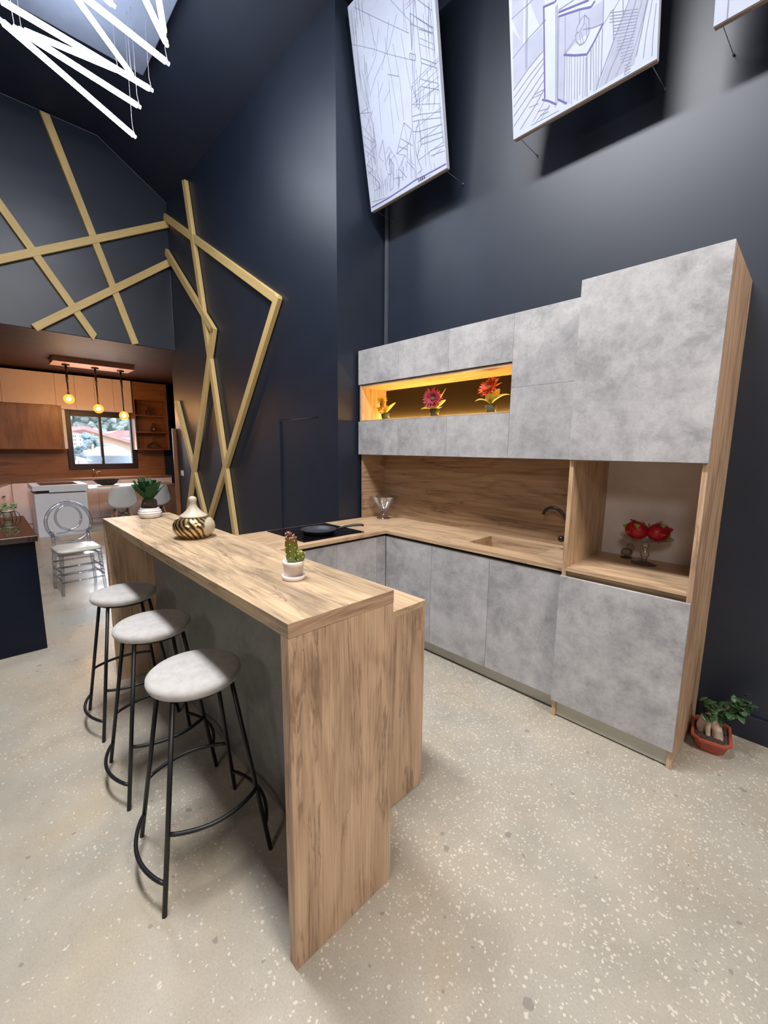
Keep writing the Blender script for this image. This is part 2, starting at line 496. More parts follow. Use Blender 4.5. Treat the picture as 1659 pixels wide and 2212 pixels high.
# ------------------------------------------------------------------ mesh building
class MB:
    def __init__(self):
        self.v, self.f, self.s = [], [], []

    def add(self, verts, faces, smooth=False):
        o = len(self.v)
        self.v += [tuple(p) for p in verts]
        self.f += [tuple(i + o for i in f) for f in faces]
        self.s += [smooth] * len(faces)
        return self

    def box(self, x0, x1, y0, y1, z0, z1):
        vs = [(x, y, z) for z in (z0, z1) for y in (y0, y1) for x in (x0, x1)]
        return self.add(vs, [(0, 2, 3, 1), (4, 5, 7, 6), (0, 1, 5, 4), (2, 6, 7, 3), (0, 4, 6, 2), (1, 3, 7, 5)])

    def obox(self, c, u, v, w):
        """box with centre c and half-extent vectors u, v, w"""
        c, u, v, w = map(Vector, (c, u, v, w))
        vs = [c + u * a + v * b_ + w * d for d in (-1, 1) for b_ in (-1, 1) for a in (-1, 1)]
        if u.cross(v).dot(w) < 0:
            fs = [(0, 1, 3, 2), (4, 6, 7, 5), (0, 4, 5, 1), (2, 3, 7, 6), (0, 2, 6, 4), (1, 5, 7, 3)]
        else:
            fs = [(0, 2, 3, 1), (4, 5, 7, 6), (0, 1, 5, 4), (2, 6, 7, 3), (0, 4, 6, 2), (1, 3, 7, 5)]
        return self.add(vs, fs)

    def prism(self, poly, axis, a0, a1):
        """extrude a closed 2D outline along an axis"""
        def P(p, a):
            q = [p[0], p[1]]
            q.insert(axis, a)
            return tuple(q)
        n = len(poly)
        ar = sum(poly[i][0] * poly[(i + 1) % n][1] - poly[(i + 1) % n][0] * poly[i][1] for i in range(n))
        flip = (ar < 0) != (axis == 1)
        vs = [P(p, a0) for p in poly] + [P(p, a1) for p in poly]
        fs = [tuple(range(n - 1, -1, -1)), tuple(range(n, 2 * n))] + [(i, (i + 1) % n, n + (i + 1) % n, n + i) for i in range(n)]
        if flip:
            fs = [tuple(reversed(f)) for f in fs]
        return self.add(vs, fs)

    def tube(self, pts, r, n=10, closed=False, smooth=True, caps=True):
        pts = [Vector(p) for p in pts]
        m = len(pts)
        rs = r if isinstance(r, (list, tuple)) else [r] * m
        tang = []
        for i in range(m):
            if closed:
                t = pts[(i + 1) % m] - pts[i - 1]
            else:
                t = pts[min(i + 1, m - 1)] - pts[max(i - 1, 0)]
            tang.append(t.normalized())
        ref = Vector((0, 0, 1)) if abs(tang[0].z) < 0.9 else Vector((1, 0, 0))
        nrm = (ref - tang[0] * ref.dot(tang[0])).normalized()
        vs, fs = [], []
        for i in range(m):
            nrm = (nrm - tang[i] * nrm.dot(tang[i])).normalized()
            bi = tang[i].cross(nrm)
            for k in range(n):
                a = 2 * PI * k / n
                vs.append(pts[i] + (nrm * math.cos(a) + bi * math.sin(a)) * rs[i])
        seg = m if closed else m - 1
        for i in range(seg):
            j = (i + 1) % m
            for k in range(n):
                fs.append((i * n + k, i * n + (k + 1) % n, j * n + (k + 1) % n, j * n + k))
        self.add(vs, fs, smooth)
        if caps and not closed:
            o = len(self.v) - len(vs)
            self.f.append(tuple(o + k for k in range(n - 1, -1, -1)))
            self.f.append(tuple(o + (m - 1) * n + k for k in range(n)))
            self.s += [False, False]
        return self

    def lathe(self, prof, n=32, c=(0, 0, 0), smooth=True, lobes=0, amp=0.0, lfun=None, squash=(1, 1)):
        vs, fs, idx = [], [], []
        for i, (r, z) in enumerate(prof):
            if r <= 1e-6:
                idx.append([len(vs)] * n)
                vs.append((c[0], c[1], c[2] + z))
                continue
            row = []
            for k in range(n):
                a = 2 * PI * k / n
                rr = r
                if lfun:
                    rr = r * lfun(a, z)
                elif lobes:
                    rr = r * (1 + amp * math.cos(lobes * a))
                row.append(len(vs))
                vs.append((c[0] + rr * math.cos(a) * squash[0], c[1] + rr * math.sin(a) * squash[1], c[2] + z))
            idx.append(row)
        for i in range(len(prof) - 1):
            for k in range(n):
                q = [idx[i][k], idx[i][(k + 1) % n], idx[i + 1][(k + 1) % n], idx[i + 1][k]]
                q2 = []
                for x in q:
                    if x not in q2:
                        q2.append(x)
                if len(q2) >= 3:
                    fs.append(tuple(q2))
        return self.add(vs, fs, smooth)

    def ball(self, c, r, nu=16, nv=10, sc=(1, 1, 1), jit=0.0):
        prof = [(math.sin(PI * i / nv), -math.cos(PI * i / nv)) for i in range(nv + 1)]
        t = MB().lathe(prof, nu)
        vs = []
        for p in t.v:
            k = r * (1 + random.uniform(-jit, jit))
            vs.append((c[0] + p[0] * k * sc[0], c[1] + p[1] * k * sc[1], c[2] + p[2] * k * sc[2]))
        return self.add(vs, t.f, True)

    def grid(self, fn, nu, nv, smooth=True):
        vs = [fn(i / nu, j / nv) for i in range(nu + 1) for j in range(nv + 1)]
        fs = [(i * (nv + 1) + j, (i + 1) * (nv + 1) + j, (i + 1) * (nv + 1) + j + 1, i * (nv + 1) + j + 1) for i in range(nu) for j in range(nv)]
        return self.add(vs, fs, smooth)

    def build(self, name, mat, parent=None, bevel=0.0, solid=0.0, subd=0, world=True):
        me = bpy.data.meshes.new(name)
        off = Vector((0, 0, 0))
        if parent is not None and world:
            q = parent
            while q is not None:
                off += Vector(q.location)
                q = q.parent
        org = Vector((0, 0, 0))
        me.from_pydata([tuple(Vector(p) - off - org) for p in self.v], [], self.f)
        me.polygons.foreach_set('use_smooth', self.s)
        me.update()
        me.materials.append(MATS[mat])
        o = bpy.data.objects.new(name, me)
        col.objects.link(o)
        if parent is not None:
            o.parent = parent
        if solid:
            md = o.modifiers.new('thickness', 'SOLIDIFY')
            md.thickness = solid
            md.offset = 0
        if subd:
            md = o.modifiers.new('smooth', 'SUBSURF')
            md.levels = md.render_levels = subd
        if bevel:
            md = o.modifiers.new('edges', 'BEVEL')
            md.width = bevel
            md.segments = 2
            md.limit_method = 'ANGLE'
        return o


def tag(o, label=None, cat=None, group=None, kind=None):
    if label:
        o['label'] = label
    if cat:
        o['category'] = cat
    if group:
        o['group'] = group
    if kind:
        o['kind'] = kind
    return o


def thing(name, loc, label, cat, group=None, rz=0.0):
    o = bpy.data.objects.new(name, None)
    o.empty_display_size = 0.1
    col.objects.link(o)
    o.location = loc
    o.rotation_euler = (0, 0, rz)
    return tag(o, label, cat, group)


def copy_tree(o, parent=None):
    c = o.copy()
    col.objects.link(c)
    if parent is not None:
        c.parent = parent
    for ch in list(o.children):
        copy_tree(ch, c)
    return c


def struct(name, mb, mat, bevel=0.0):
    o = mb.build(name, mat, None, bevel)
    o['kind'] = 'structure'
    return o

# ------------------------------------------------------------------ room shell
struct('floor', MB().box(-12.0, 5.4, -7.2, 5.0, -0.10, 0.0), 'polished_floor')
struct('wall_back', MB().box(-2.27, 5.2, 2.345, 2.60, 0, 5.6), 'navy_paint')
struct('wall_return', MB().box(-2.27, -2.075, 1.79, 2.345, 0, 5.6), 'navy_paint')
# the wall carrying the battens, with the opening of the flush door
WY0, WY1 = 1.79, 1.97
wl = MB()
wl.box(-6.25, -3.075, WY0, WY1, 0, 5.1)
wl.box(-2.375, -2.27, WY0, WY1, 0, 5.1)
wl.box(-3.075, -2.375, WY0, WY1, 1.845, 5.1)
struct('wall_batten_side', wl, 'navy_paint')
d = MB()
hx, lw = -2.3795, 0.690
ang = 0.0
c_, s_ = math.cos(ang), math.sin(ang)
pts = [(0.0, 0.0), (-lw, 0.0), (-lw, 0.04), (0.0, 0.04)]
poly = [(hx + p[0] * c_ + p[1] * s_, WY0 + 0.010 - p[0] * s_ + p[1] * c_) for p in pts]
d.prism([(hx - lw, 0.008), (hx, 0.008), (hx, 1.842), (hx - lw, 1.824)], 1, WY0 + 0.008, WY0 + 0.048)
door = struct('door_1', d, 'navy_paint')
struct('wall_gable', MB().box(-6.25, -6.05, -7.2, 1.79, 2.992, 5.6), 'navy_paint')
struct('wall_left', MB().box(-12.0, 5.4, -7.4, -7.2, 0, 5.7), 'showroom_paint')
struct('wall_front', MB().box(5.2, 5.4, -7.2, 2.6, 0, 5.7), 'showroom_paint')
ce = MB()
ce.box(-6.25, 5.4, -7.4, 1.0, 5.53, 5.65)
ce.prism([(1.0, 5.53), (1.79, 5.035), (2.60, 4.95), (2.60, 5.65), (1.0, 5.65)], 0, -6.25, 5.4)
struct('ceiling', ce, 'navy_ceiling')
# pale joint line where the gable wall meets the slope of the ceiling
jl = MB()
jl.tube([(-6.046, 1.786, 5.028), (-6.046, 0.995, 5.523), (-6.046, 0.10, 5.523), (-6.046, -1.2, 5.523)], 0.004, 6)
struct('trim_1', jl, 'caulk_line')
struct('trim_2', MB().box(-2.055, -2.02, 2.330, 2.344, 0.0, 5.0), 'navy_trim')
cr = MB().tube([(-6.044, 1.784, 4.12), (-6.043, 1.785, 3.8), (-6.046, 1.782, 3.5), (-6.044, 1.784, 3.12)], 0.004, 6)
struct('trim_3', cr, 'caulk_line')
struct('baseboard_back', MB().box(0.60, 5.2, 2.327, 2.344, 0, 0.14), 'navy_paint', 0.004)

# far kitchen shell
struct('ceiling_kitchen', MB().box(-10.2, -6.056, -7.2, 5.0, 2.985, 3.12), 'ceiling_boards')
kw = MB()
KX = -9.85
kw.box(KX - 0.2, KX, -7.2, 0.83, 0, 3.0)
kw.box(KX - 0.2, KX, 2.09, 5.0, 0, 3.0)
kw.box(KX - 0.2, KX, 0.83, 2.09, 0, 1.075)
kw.box(KX - 0.2, KX, 0.83, 2.09, 2.27, 3.0)
struct('wall_kitchen_back', kw, 'navy_ceiling')
struct('wall_kitchen_right', MB().box(-10.05, -6.05, 4.8, 5.0, 0, 3.0), 'navy_ceiling')
struct('wall_kitchen_divider', MB().box(-6.25, -6.05, 1.97, 4.8, 0, 3.0), 'navy_ceiling')
# window: frame, mullion, panes
wf = MB()
wf.box(-9.90, -9.80, 0.83, 0.93, 1.07, 2.27)
wf.box(-9.90, -9.80, 1.99, 2.09, 1.07, 2.27)
wf.box(-9.90, -9.80, 0.93, 1.99, 1.07, 1.18)
wf.box(-9.90, -9.80, 0.93, 1.99, 2.16, 2.27)
wf.box(-9.885, -9.80, 1.405, 1.455, 1.18, 2.16)
win = struct('window_1', wf, 'window_frame', 0.004)
MB().box(-9.850, -9.844, 0.925, 1.41, 1.175, 2.165).build('pane', 'window_pane', win)
MB().box(-9.850, -9.844, 1.45, 1.995, 1.175, 2.165).build('pane', 'window_pane', win)

# ------------------------------------------------------------------ seen through the window
struct('ground', MB().box(-120, -12.0, -40, 60, -0.12, -0.02), 'earth')
t = thing('water_tank', (-14.0, 2.39, -0.02), 'pale domed water tank outside the far kitchen window', 'tank')
prof = [(0.0, 0.0), (0.585, 0.0), (0.585, 1.27), (0.60, 1.29), (0.585, 1.31), (0.48, 1.44), (0.33, 1.54), (0.20, 1.575), (0.2, 1.60), (0.0, 1.615)]
MB().lathe(prof, 40, (-14.0, 2.39, -0.02)).build('body', 'tank_white', t)
MB().lathe([(0.0, 0.0), (0.17, 0.0), (0.17, 0.03), (0.0, 0.045)], 24, (-14.0, 2.34, 1.57)).build('hatch', 'tank_white', t)
t = thing('house', (-24.0, 4.6, -0.02), 'ochre house with a long sloping red roof edge outside the window', 'building')
MB().prism([(3.75, -0.02), (6.9, -0.02), (6.9, 1.25), (3.75, 2.30)], 0, -27, -24).build('wall', 'render_ochre', t)
MB().prism([(3.3, 2.34), (7.2, 1.05), (7.2, 1.22), (3.3, 2.50)], 0, -27.3, -23.7).build('roof', 'roof_red', t)
t = thing('apartment_building', (-40.0, 5.6, -0.02), 'white apartment block with small windows and red roof outside', 'building')
b_ = MB().box(-44, -40, 3.6, 6.6, -0.02, 2.62)
b_.build('wall', 'render_white', t)
MB().prism([(3.2, 2.60), (7.0, 2.60), (6.2, 3.05), (3.9, 3.05)], 0, -44.3, -39.7).build('roof', 'roof_red', t)
for zz in (2.25, 1.95, 1.64):
    for yy in (4.95, 5.10, 5.22, 5.52, 5.85):
        MB().box(-40.02, -39.97, yy, yy + 0.075, zz, zz + 0.11).build('window', 'dark_opening', t)
t = thing('villa', (-31.0, 7.1, -0.02), 'low red roofed house behind the ochre house outside', 'building')
MB().box(-34, -31, 5.8, 9.2, -0.02, 2.25).build('wall', 'render_white', t)
MB().prism([(5.4, 2.22), (9.6, 2.22), (8.4, 2.62), (6.2, 2.55)], 0, -34.4, -30.6).build('roof', 'roof_red', t)


def leafy(name, c, rad, n, label, seed, base=0.0, mat='tree_blue_green'):
    rnd = random.Random(seed)
    t = thing(name, (c[0], c[1], base), label, 'tree')
    mb = MB()
    for k in range(n):
        a, b2 = rnd.uniform(0, 2 * PI), rnd.uniform(-0.9, 1)
        rr = rad * rnd.uniform(0.35, 0.8)
        p = (c[0] + rr * math.cos(a) * 0.75, c[1] + rr * math.sin(a) * 0.75, c[2] + rr * b2)
        s = rad * rnd.uniform(0.2, 0.42)
        o = MB().ball(p, s * 0.75, 9, 7, (1, 1, 0.85), 0.2)
        mb.add(o.v, o.f, True)
    mb.build('crown', mat, t)
    MB().tube([(c[0], c[1], base), (c[0], c[1], c[2])], [rad * 0.09, rad * 0.05], 8).build('trunk', 'ginseng_bark', t)
    return t


leafy('broadleaf_tree', (-20, 2.92, 1.72), 0.42, 40, 'dark bluish tree standing before the white block outside', 3, -0.02)
leafy('broadleaf_tree', (-17.2, 2.05, 1.30), 0.34, 36, 'rounded pale bush at the lower left of the window view', 5, -0.02)
hm = MB()
rnd = random.Random(11)
hm.prism([(-30, -0.02), (55, -0.02), (55, 9), (30, 10.5), (12, 9.5), (0, 8.5), (-30, 8)], 0, -100, -92)
hill = tag(hm.build('hillside', 'hill_green'), 'distant grey green hillside rising behind the houses outside', 'hill')
ht = MB()
for k in range(420):
    p = (rnd.uniform(-91, -86), rnd.uniform(0, 26), rnd.uniform(3.2, 9.0))
    o = MB().ball(p, rnd.uniform(0.3, 0.75), 7, 5, (1, 1, 0.8), 0.25)
    ht.add(o.v, o.f, False)
o = ht.build('hillside_scrub', 'hill_green')
tag(o, 'grey green scrub covering the distant hillside outside the window', 'shrubs', kind='stuff')

# ------------------------------------------------------------------ breakfast bar
BH, BL, BW = 1.10, 2.2122, 0.3955
T = 0.042
t = thing('breakfast_bar', (-BL / 2, BW / 2, 0), 'long oak breakfast bar with waterfall ends and grey back panel', 'bar counter')
MB().box(-BL, 0, 0, BW, BH - T, BH).build('bar_top', 'oak_bar_top', t, 0.0012)
MB().box(0.0, 0.0012, 0.0005, BW - 0.0005, BH - T + 0.0005, BH - 0.0008).build('edge_band', 'oak_edge', t)
MB().box(-0.038, 0, 0, BW, 0, BH - T).build('end_panel', 'oak_end_panel', t, 0.0012)
MB().box(-BL, -BL + 0.038, 0, BW, 0, BH - T).build('end_panel', 'oak_end_panel', t, 0.0012)
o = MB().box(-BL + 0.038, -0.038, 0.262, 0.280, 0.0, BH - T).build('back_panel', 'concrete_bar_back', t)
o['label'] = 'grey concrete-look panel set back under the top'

# ------------------------------------------------------------------ base units
XW, XI, CY = -2.06, -1.449, 1.7826      # wall side of the hob run, its inner edge, sink run front edge
WB = 2.335                               # back of the sink run
HC = 0.9013
PX, PY = -0.2114, 0.8126                # end and kitchen side of the low peninsula

t = thing('worktop', (-1.2, 1.6, HC), 'U-shaped oak worktop around the kitchen with sink cut-out', 'worktop')
TZ = HC - 0.026
SX0, SX1, SY0, SY1 = -0.757, -0.252, 1.925, 2.238      # sink opening
w1_ = MB()
w1_.box(XI, SX0, CY, WB, TZ, HC)
w1_.box(SX1, -0.018, CY, WB, TZ, HC)
w1_.box(SX0, SX1, CY, SY0, TZ, HC)
w1_.box(SX0, SX1, SY1, WB, TZ, HC)
w1_.build('sink_run', 'oak_x', t)
MB().box(XW, XI, BW + 0.001, WB, TZ, HC).build('hob_run', 'oak_y', t)
MB().box(XI, PX, BW + 0.001, PY, TZ, HC).build('peninsula_run', 'oak_x', t)


def base_unit(x0, x1, y0, y1, face, label, group, doors):
    """face 'y-': door on the low-y side; 'x+': door on the high-x side; doors = list of (a0, a1)"""
    t = thing('base_cabinet', ((x0 + x1) / 2, (y0 + y1) / 2, 0), label, 'cabinet', group)
    if face == 'y-':
        MB().box(x0 + 0.002, x1 - 0.002, y0 + 0.042, y1, 0.10, 0.735).build('carcass', 'shadow_gap_profile', t)
        MB().box(x0, x1, y0 + 0.022, y0 + 0.040, 0.10, TZ - 0.001).build('front_rail', 'shadow_gap_profile', t)
        for a0, a1 in doors:
            MB().box(a0 + 0.0010, a1 - 0.0010, y0, y0 + 0.018, 0.098, 0.853).build('door', 'concrete_front', t, 0.0015)
        MB().box(x0, x1, y0 + 0.045, y0 + 0.06, 0.008, 0.10).build('plinth', 'plinth_metal', t)
    else:
        MB().box(x0, x1 - 0.022, y0 + 0.002, y1 - 0.002, 0.10, TZ - 0.002).build('carcass', 'shadow_gap_profile', t)
        for a0, a1 in doors:
            MB().box(x1 - 0.018, x1, a0 + 0.0010, a1 - 0.0010, 0.098, 0.853).build('door', 'concrete_front', t, 0.0015)
        MB().box(x1 - 0.06, x1 - 0.045, y0, y1, 0.008, 0.10).build('plinth', 'plinth_metal', t)
    return t


DY = CY + 0.012
G = 'grey base cabinets under the worktop'
base_unit(XI - 0.012, -0.983, DY, WB, 'y-', 'grey base cabinet in the inner corner under the sink run', G, [(XI - 0.012, -0.983)])
base_unit(-0.983, -0.498, DY, WB, 'y-', 'middle grey base cabinet of the sink run, partly hidden by the bar end', G, [(-0.983, -0.498)])
base_unit(-0.498, -0.020, DY, WB, 'y-', 'grey base cabinet below the sink, next to the tall cabinet', G, [(-0.498, -0.020)])
base_unit(XW, XI - 0.012, PY + 0.002, 1.293, 'x+', 'grey base cabinet below the hob, seen just past the cactus', G, [(PY + 0.02, 1.293)])
base_unit(XW, XI - 0.012, 1.293, DY + 0.016, 'x+', 'grey base cabinet below the hob, against the inner corner', G, [(1.293, 1.692), (1.692, DY - 0.002)])
t = thing('peninsula_cabinet', (-1.0, 0.6, 0), 'low oak ended peninsula cabinet behind the breakfast bar', 'cabinet')
MB().box(PX - 0.024, PX, BW + 0.001, PY, 0.004, TZ).build('end_panel', 'oak_end_panel', t, 0.001)
MB().box(XW, PX - 0.024, BW + 0.002, PY - 0.03, 0.10, TZ - 0.002).build('carcass', 'shadow_gap_profile', t)
MB().box(XI + 0.02, -0.84, PY - 0.028, PY - 0.010, 0.098, 0.853).build('door', 'concrete_front', t, 0.0015)
MB().box(-0.836, PX - 0.026, PY - 0.028, PY - 0.010, 0.098, 0.853).build('door', 'concrete_front', t, 0.0015)
MB().box(XW, PX - 0.026, PY - 0.09, PY - 0.075, 0.0, 0.10).build('plinth', 'plinth_metal', t)

t = thing('sink', ((SX0 + SX1) / 2, (SY0 + SY1) / 2, 0.74), 'rectangular wood lined sink basin sunk into the worktop', 'sink')
sb = MB()
sb.box(SX0 - 0.015, SX0, SY0 - 0.015, SY1 + 0.015, 0.74, TZ)
sb.box(SX1, SX1 + 0.015, SY0 - 0.015, SY1 + 0.015, 0.74, TZ)
sb.box(SX0, SX1, SY0 - 0.015, SY0, 0.74, TZ)
sb.box(SX0, SX1, SY1, SY1 + 0.015, 0.74, TZ)
sb.box(SX0, SX1, SY0, SY1, 0.74, 0.755)
sb.build('basin', 'oak_x', t)
MB().lathe([(0.0, 0.0), (0.03, 0.0), (0.032, 0.004), (0.0, 0.006)], 20, (-0.50, 2.08, 0.755)).build('drain', 'tap_black', t)

# kitchen tap, half hidden by the tall cabinet
t = thing('kitchen_tap', (-0.165, 2.21, HC), 'black gooseneck kitchen tap beside the sink', 'tap')
MB().lathe([(0.0, 0.0), (0.027, 0.0), (0.027, 0.008), (0.021, 0.014), (0.021, 0.09), (0.016, 0.10), (0.0, 0.10)], 20, (-0.165, 2.21, HC)).build('body', 'tap_black', t)
def smooth_path(pts, n=8):
    """Catmull-Rom through the points"""
    P_ = [Vector(p) for p in pts]
    P_ = [P_[0] * 2 - P_[1]] + P_ + [P_[-1] * 2 - P_[-2]]
    out = []
    for i in range(1, len(P_) - 2):
        a, b2, c2, d2 = P_[i - 1:i + 3]
        for s in range(n):
            u = s / n
            out.append(0.5 * ((2 * b2) + (c2 - a) * u + (2 * a - 5 * b2 + 4 * c2 - d2) * u * u + (3 * b2 - a - 3 * c2 + d2) * u ** 3))
    out.append(P_[-2])
    return out


MB().tube(smooth_path([(-0.165, 2.21, HC + 0.09), (-0.160, 2.208, 1.04), (-0.185, 2.205, 1.10), (-0.235, 2.20, 1.158), (-0.290, 2.20, 1.174), (-0.330, 2.20, 1.152), (-0.345, 2.20, 1.122)]), 0.0105, 12).build('spout', 'tap_black', t)
MB().ball((-0.206, 2.185, 0.975), 0.021, 14, 10).tube([(-0.17, 2.205, 0.975), (-0.206, 2.185, 0.975)], 0.012, 10).build('handle', 'tap_black', t)

# backsplash and the panel closing the left end
o = MB().box(-2.022, -0.019, 2.320, 2.335, HC, 1.50).build('splashback', 'oak_splashback')
tag(o, 'wide oak splashback panel behind the sink run', 'splashback')
o = MB().box(-2.041, -2.023, 2.035, 2.335, HC, 1.497).build('side_panel', 'oak_side_panel')
tag(o, 'upright oak panel closing the left end below the wall cabinets', 'panel')

# ------------------------------------------------------------------ wall cabinets around the lit niche
UY = 2.0


def wall_unit(x0, x1, z0, z1, label):
    t = thing('wall_cabinet', ((x0 + x1) / 2, UY + 0.17, z0), label, 'cabinet', 'grey wall cabinets')
    MB().box(x0 + 0.002, x1 - 0.002, UY + 0.019, 2.343, z0 + 0.004, z1 - 0.004).build('carcass', 'oak_x', t)
    MB().box(x0 + 0.0007, x1 - 0.0007, UY, UY + 0.018, z0, z1 - 0.001).build('door', 'concrete_front', t, 0.0012)
    return t


XU, ZU0, ZU1 = -2.045, 1.500, 2.412
ZN0, ZN1 = 1.795, 2.118
xs = [XU, -1.545, -1.040, -0.526]
pos = ['leftmost', 'middle', 'third']
lt = ['grey top flap cabinet above the niche, farthest left against the dark wall',
      'grey top flap cabinet directly above the magenta flower',
      'grey top flap cabinet above the scarlet flower']
lb = ['grey low wall cabinet under the orange flower, left end of the row',
      'grey low wall cabinet under the magenta flower, middle of the row',
      'grey low wall cabinet under the scarlet flower']
for k in range(3):
    wall_unit(xs[k], xs[k + 1], ZN1, ZU1, lt[k])
    wall_unit(xs[k], xs[k + 1], ZU0, ZN0, lb[k])
wall_unit(-0.526, -0.019, 1.953, ZU1, 'upper square grey wall cabinet right of the niche, beside the tall cabinet')
wall_unit(-0.526, -0.019, ZU0, 1.953, 'lower square grey wall cabinet right of the niche, above the sink')

t = thing('open_niche', (-1.28, 2.2, ZN0), 'amber lit oak display niche between the wall cabinets', 'shelf niche')
MB().box(-2.030, -2.012, UY + 0.006, 2.342, ZN0 + 0.001, ZN1 - 0.005).build('side_panel', 'oak_z', t)
MB().box(-0.5305, -0.5265, UY + 0.010, 2.342, ZN0 + 0.001, ZN1 - 0.005).build('side_panel', 'oak_z', t)
MB().box(-2.012, -0.531, UY + 0.010, 2.342, ZN1 - 0.022, ZN1 - 0.005).build('top_panel', 'oak_x', t)
MB().box(-2.012, -0.531, UY + 0.006, 2.342, ZN0 + 0.001, ZN0 + 0.012).build('shelf_board', 'oak_x', t)
MB().box(-2.012, -0.531, 2.322, 2.336, ZN0 + 0.012, ZN1 - 0.022).build('back_panel', 'niche_back', t)
MB().box(-2.0, -0.56, 2.298, 2.312, ZN0 + 0.013, ZN0 + 0.019).build('light_strip', 'strip_amber', t)

# ------------------------------------------------------------------ tall cabinet
TX0, TX1, TY = -0.017, 0.5855, 1.766
TZT = 2.404
t = thing('tall_cabinet', ((TX0 + TX1) / 2, 2.05, 0), 'tall grey and oak cabinet with an open niche at the right end', 'tall cabinet')
MB().box(TX0, TX0 + 0.022, TY, 2.344, 0, TZT).build('side_panel', 'oak_z', t, 0.001)
MB().box(TX1 - 0.022, TX1, TY, 2.344, 0, TZT).build('side_panel', 'oak_end_panel', t, 0.001)
MB().box(TX0 + 0.022, TX1 - 0.022, TY, 2.344, 1.50, 1.518).build('niche_ceiling', 'oak_x', t)
MB().box(TX0 + 0.022, TX1 - 0.022, TY, 2.344, TZT - 0.018, TZT).build('top_board', 'oak_x', t)
MB().box(TX0 + 0.022, TX1 - 0.022, TY, 2.344, 0.888, 0.9085).build('niche_shelf', 'oak_x', t, 0.001)
MB().box(TX0 + 0.022, TX1 - 0.022, TY + 0.02, TY + 0.036, 0.845, 0.888).build('rail', 'oak_x', t)
o = MB().box(TX0 + 0.022, TX1 - 0.022, 2.318, 2.326, 0.9085, 1.50).build('back_panel', 'white_panel', t)
o['label'] = 'pale back panel of the open niche'
MB().box(TX0, TX1, TY - 0.0205, TY - 0.002, 1.5044, 2.4054).build('door', 'concrete_front', t, 0.0012)
MB().box(TX0, TX1, TY - 0.0205, TY - 0.002, 0.1048, 0.8601).build('door', 'concrete_front', t, 0.0012)
MB().box(TX0 + 0.022, TX1 - 0.022, TY + 0.012, TY + 0.026, 0.010, 0.115).build('plinth', 'plinth_metal', t)

# ------------------------------------------------------------------ hob and pan
t = thing('hob', (-1.775, 1.325, HC), 'black glass hob set into the worktop with pan on it', 'hob')
MB().box(-2.035, -1.512, 1.045, 1.605, HC - 0.0005, HC + 0.005).build('glass_plate', 'black_glass', t, 0.001)
rg = MB()
for (x, y, r) in ((-1.69, 1.29, 0.10), (-1.90, 1.19, 0.075), (-1.89, 1.47, 0.09), (-1.62, 1.48, 0.06)):
    rg.tube([(x + r * math.cos(2 * PI * k / 28), y + r * math.sin(2 * PI * k / 28), HC + 0.0051) for k in range(28)], 0.0008, 4, True)
rg.build('zone_markings', 'pan_speckle', t)
PC = (-1.69, 1.295, HC + 0.0062)
t = thing('frying_pan', PC, 'black speckled frying pan with long handle on the hob', 'pan')
prof = [(0.0, 0.0), (0.105, 0.0), (0.118, 0.006), (0.134, 0.030), (0.139, 0.034), (0.136, 0.035), (0.130, 0.032), (0.115, 0.010), (0.104, 0.006), (0.0, 0.006)]
MB().lathe(prof[:6], 44, PC).build('pan_body', 'pan_black', t)
MB().lathe(prof[5:], 44, PC).build('pan_interior', 'pan_speckle', t)
hd = Vector((0.64, 0.77, 0)).normalized()
hp = [Vector(PC) + hd * a + Vector((0, 0, z)) for a, z in ((0.132, 0.028), (0.16, 0.040), (0.20, 0.052), (0.26, 0.060), (0.32, 0.064), (0.345, 0.060))]
sd = Vector((-hd.y, hd.x, 0))
hm_ = MB()
ws = [0.011, 0.013, 0.015, 0.016, 0.015, 0.012]
rings_ = []
for p, w in zip(hp, ws):
    rings_.append([p + sd * (w * math.cos(2 * PI * k / 12)) + Vector((0, 0, 0.009 * math.sin(2 * PI * k / 12))) for k in range(12)])
vs = [q for r_ in rings_ for q in r_]
fs = [(i * 12 + k, (i + 1) * 12 + k, (i + 1) * 12 + (k + 1) % 12, i * 12 + (k + 1) % 12) for i in range(5) for k in range(12)]
fs += [tuple(range(12)), tuple(range(71, 59, -1))]
hm_.add(vs, fs, True)
hm_.build('handle', 'pan_black', t)

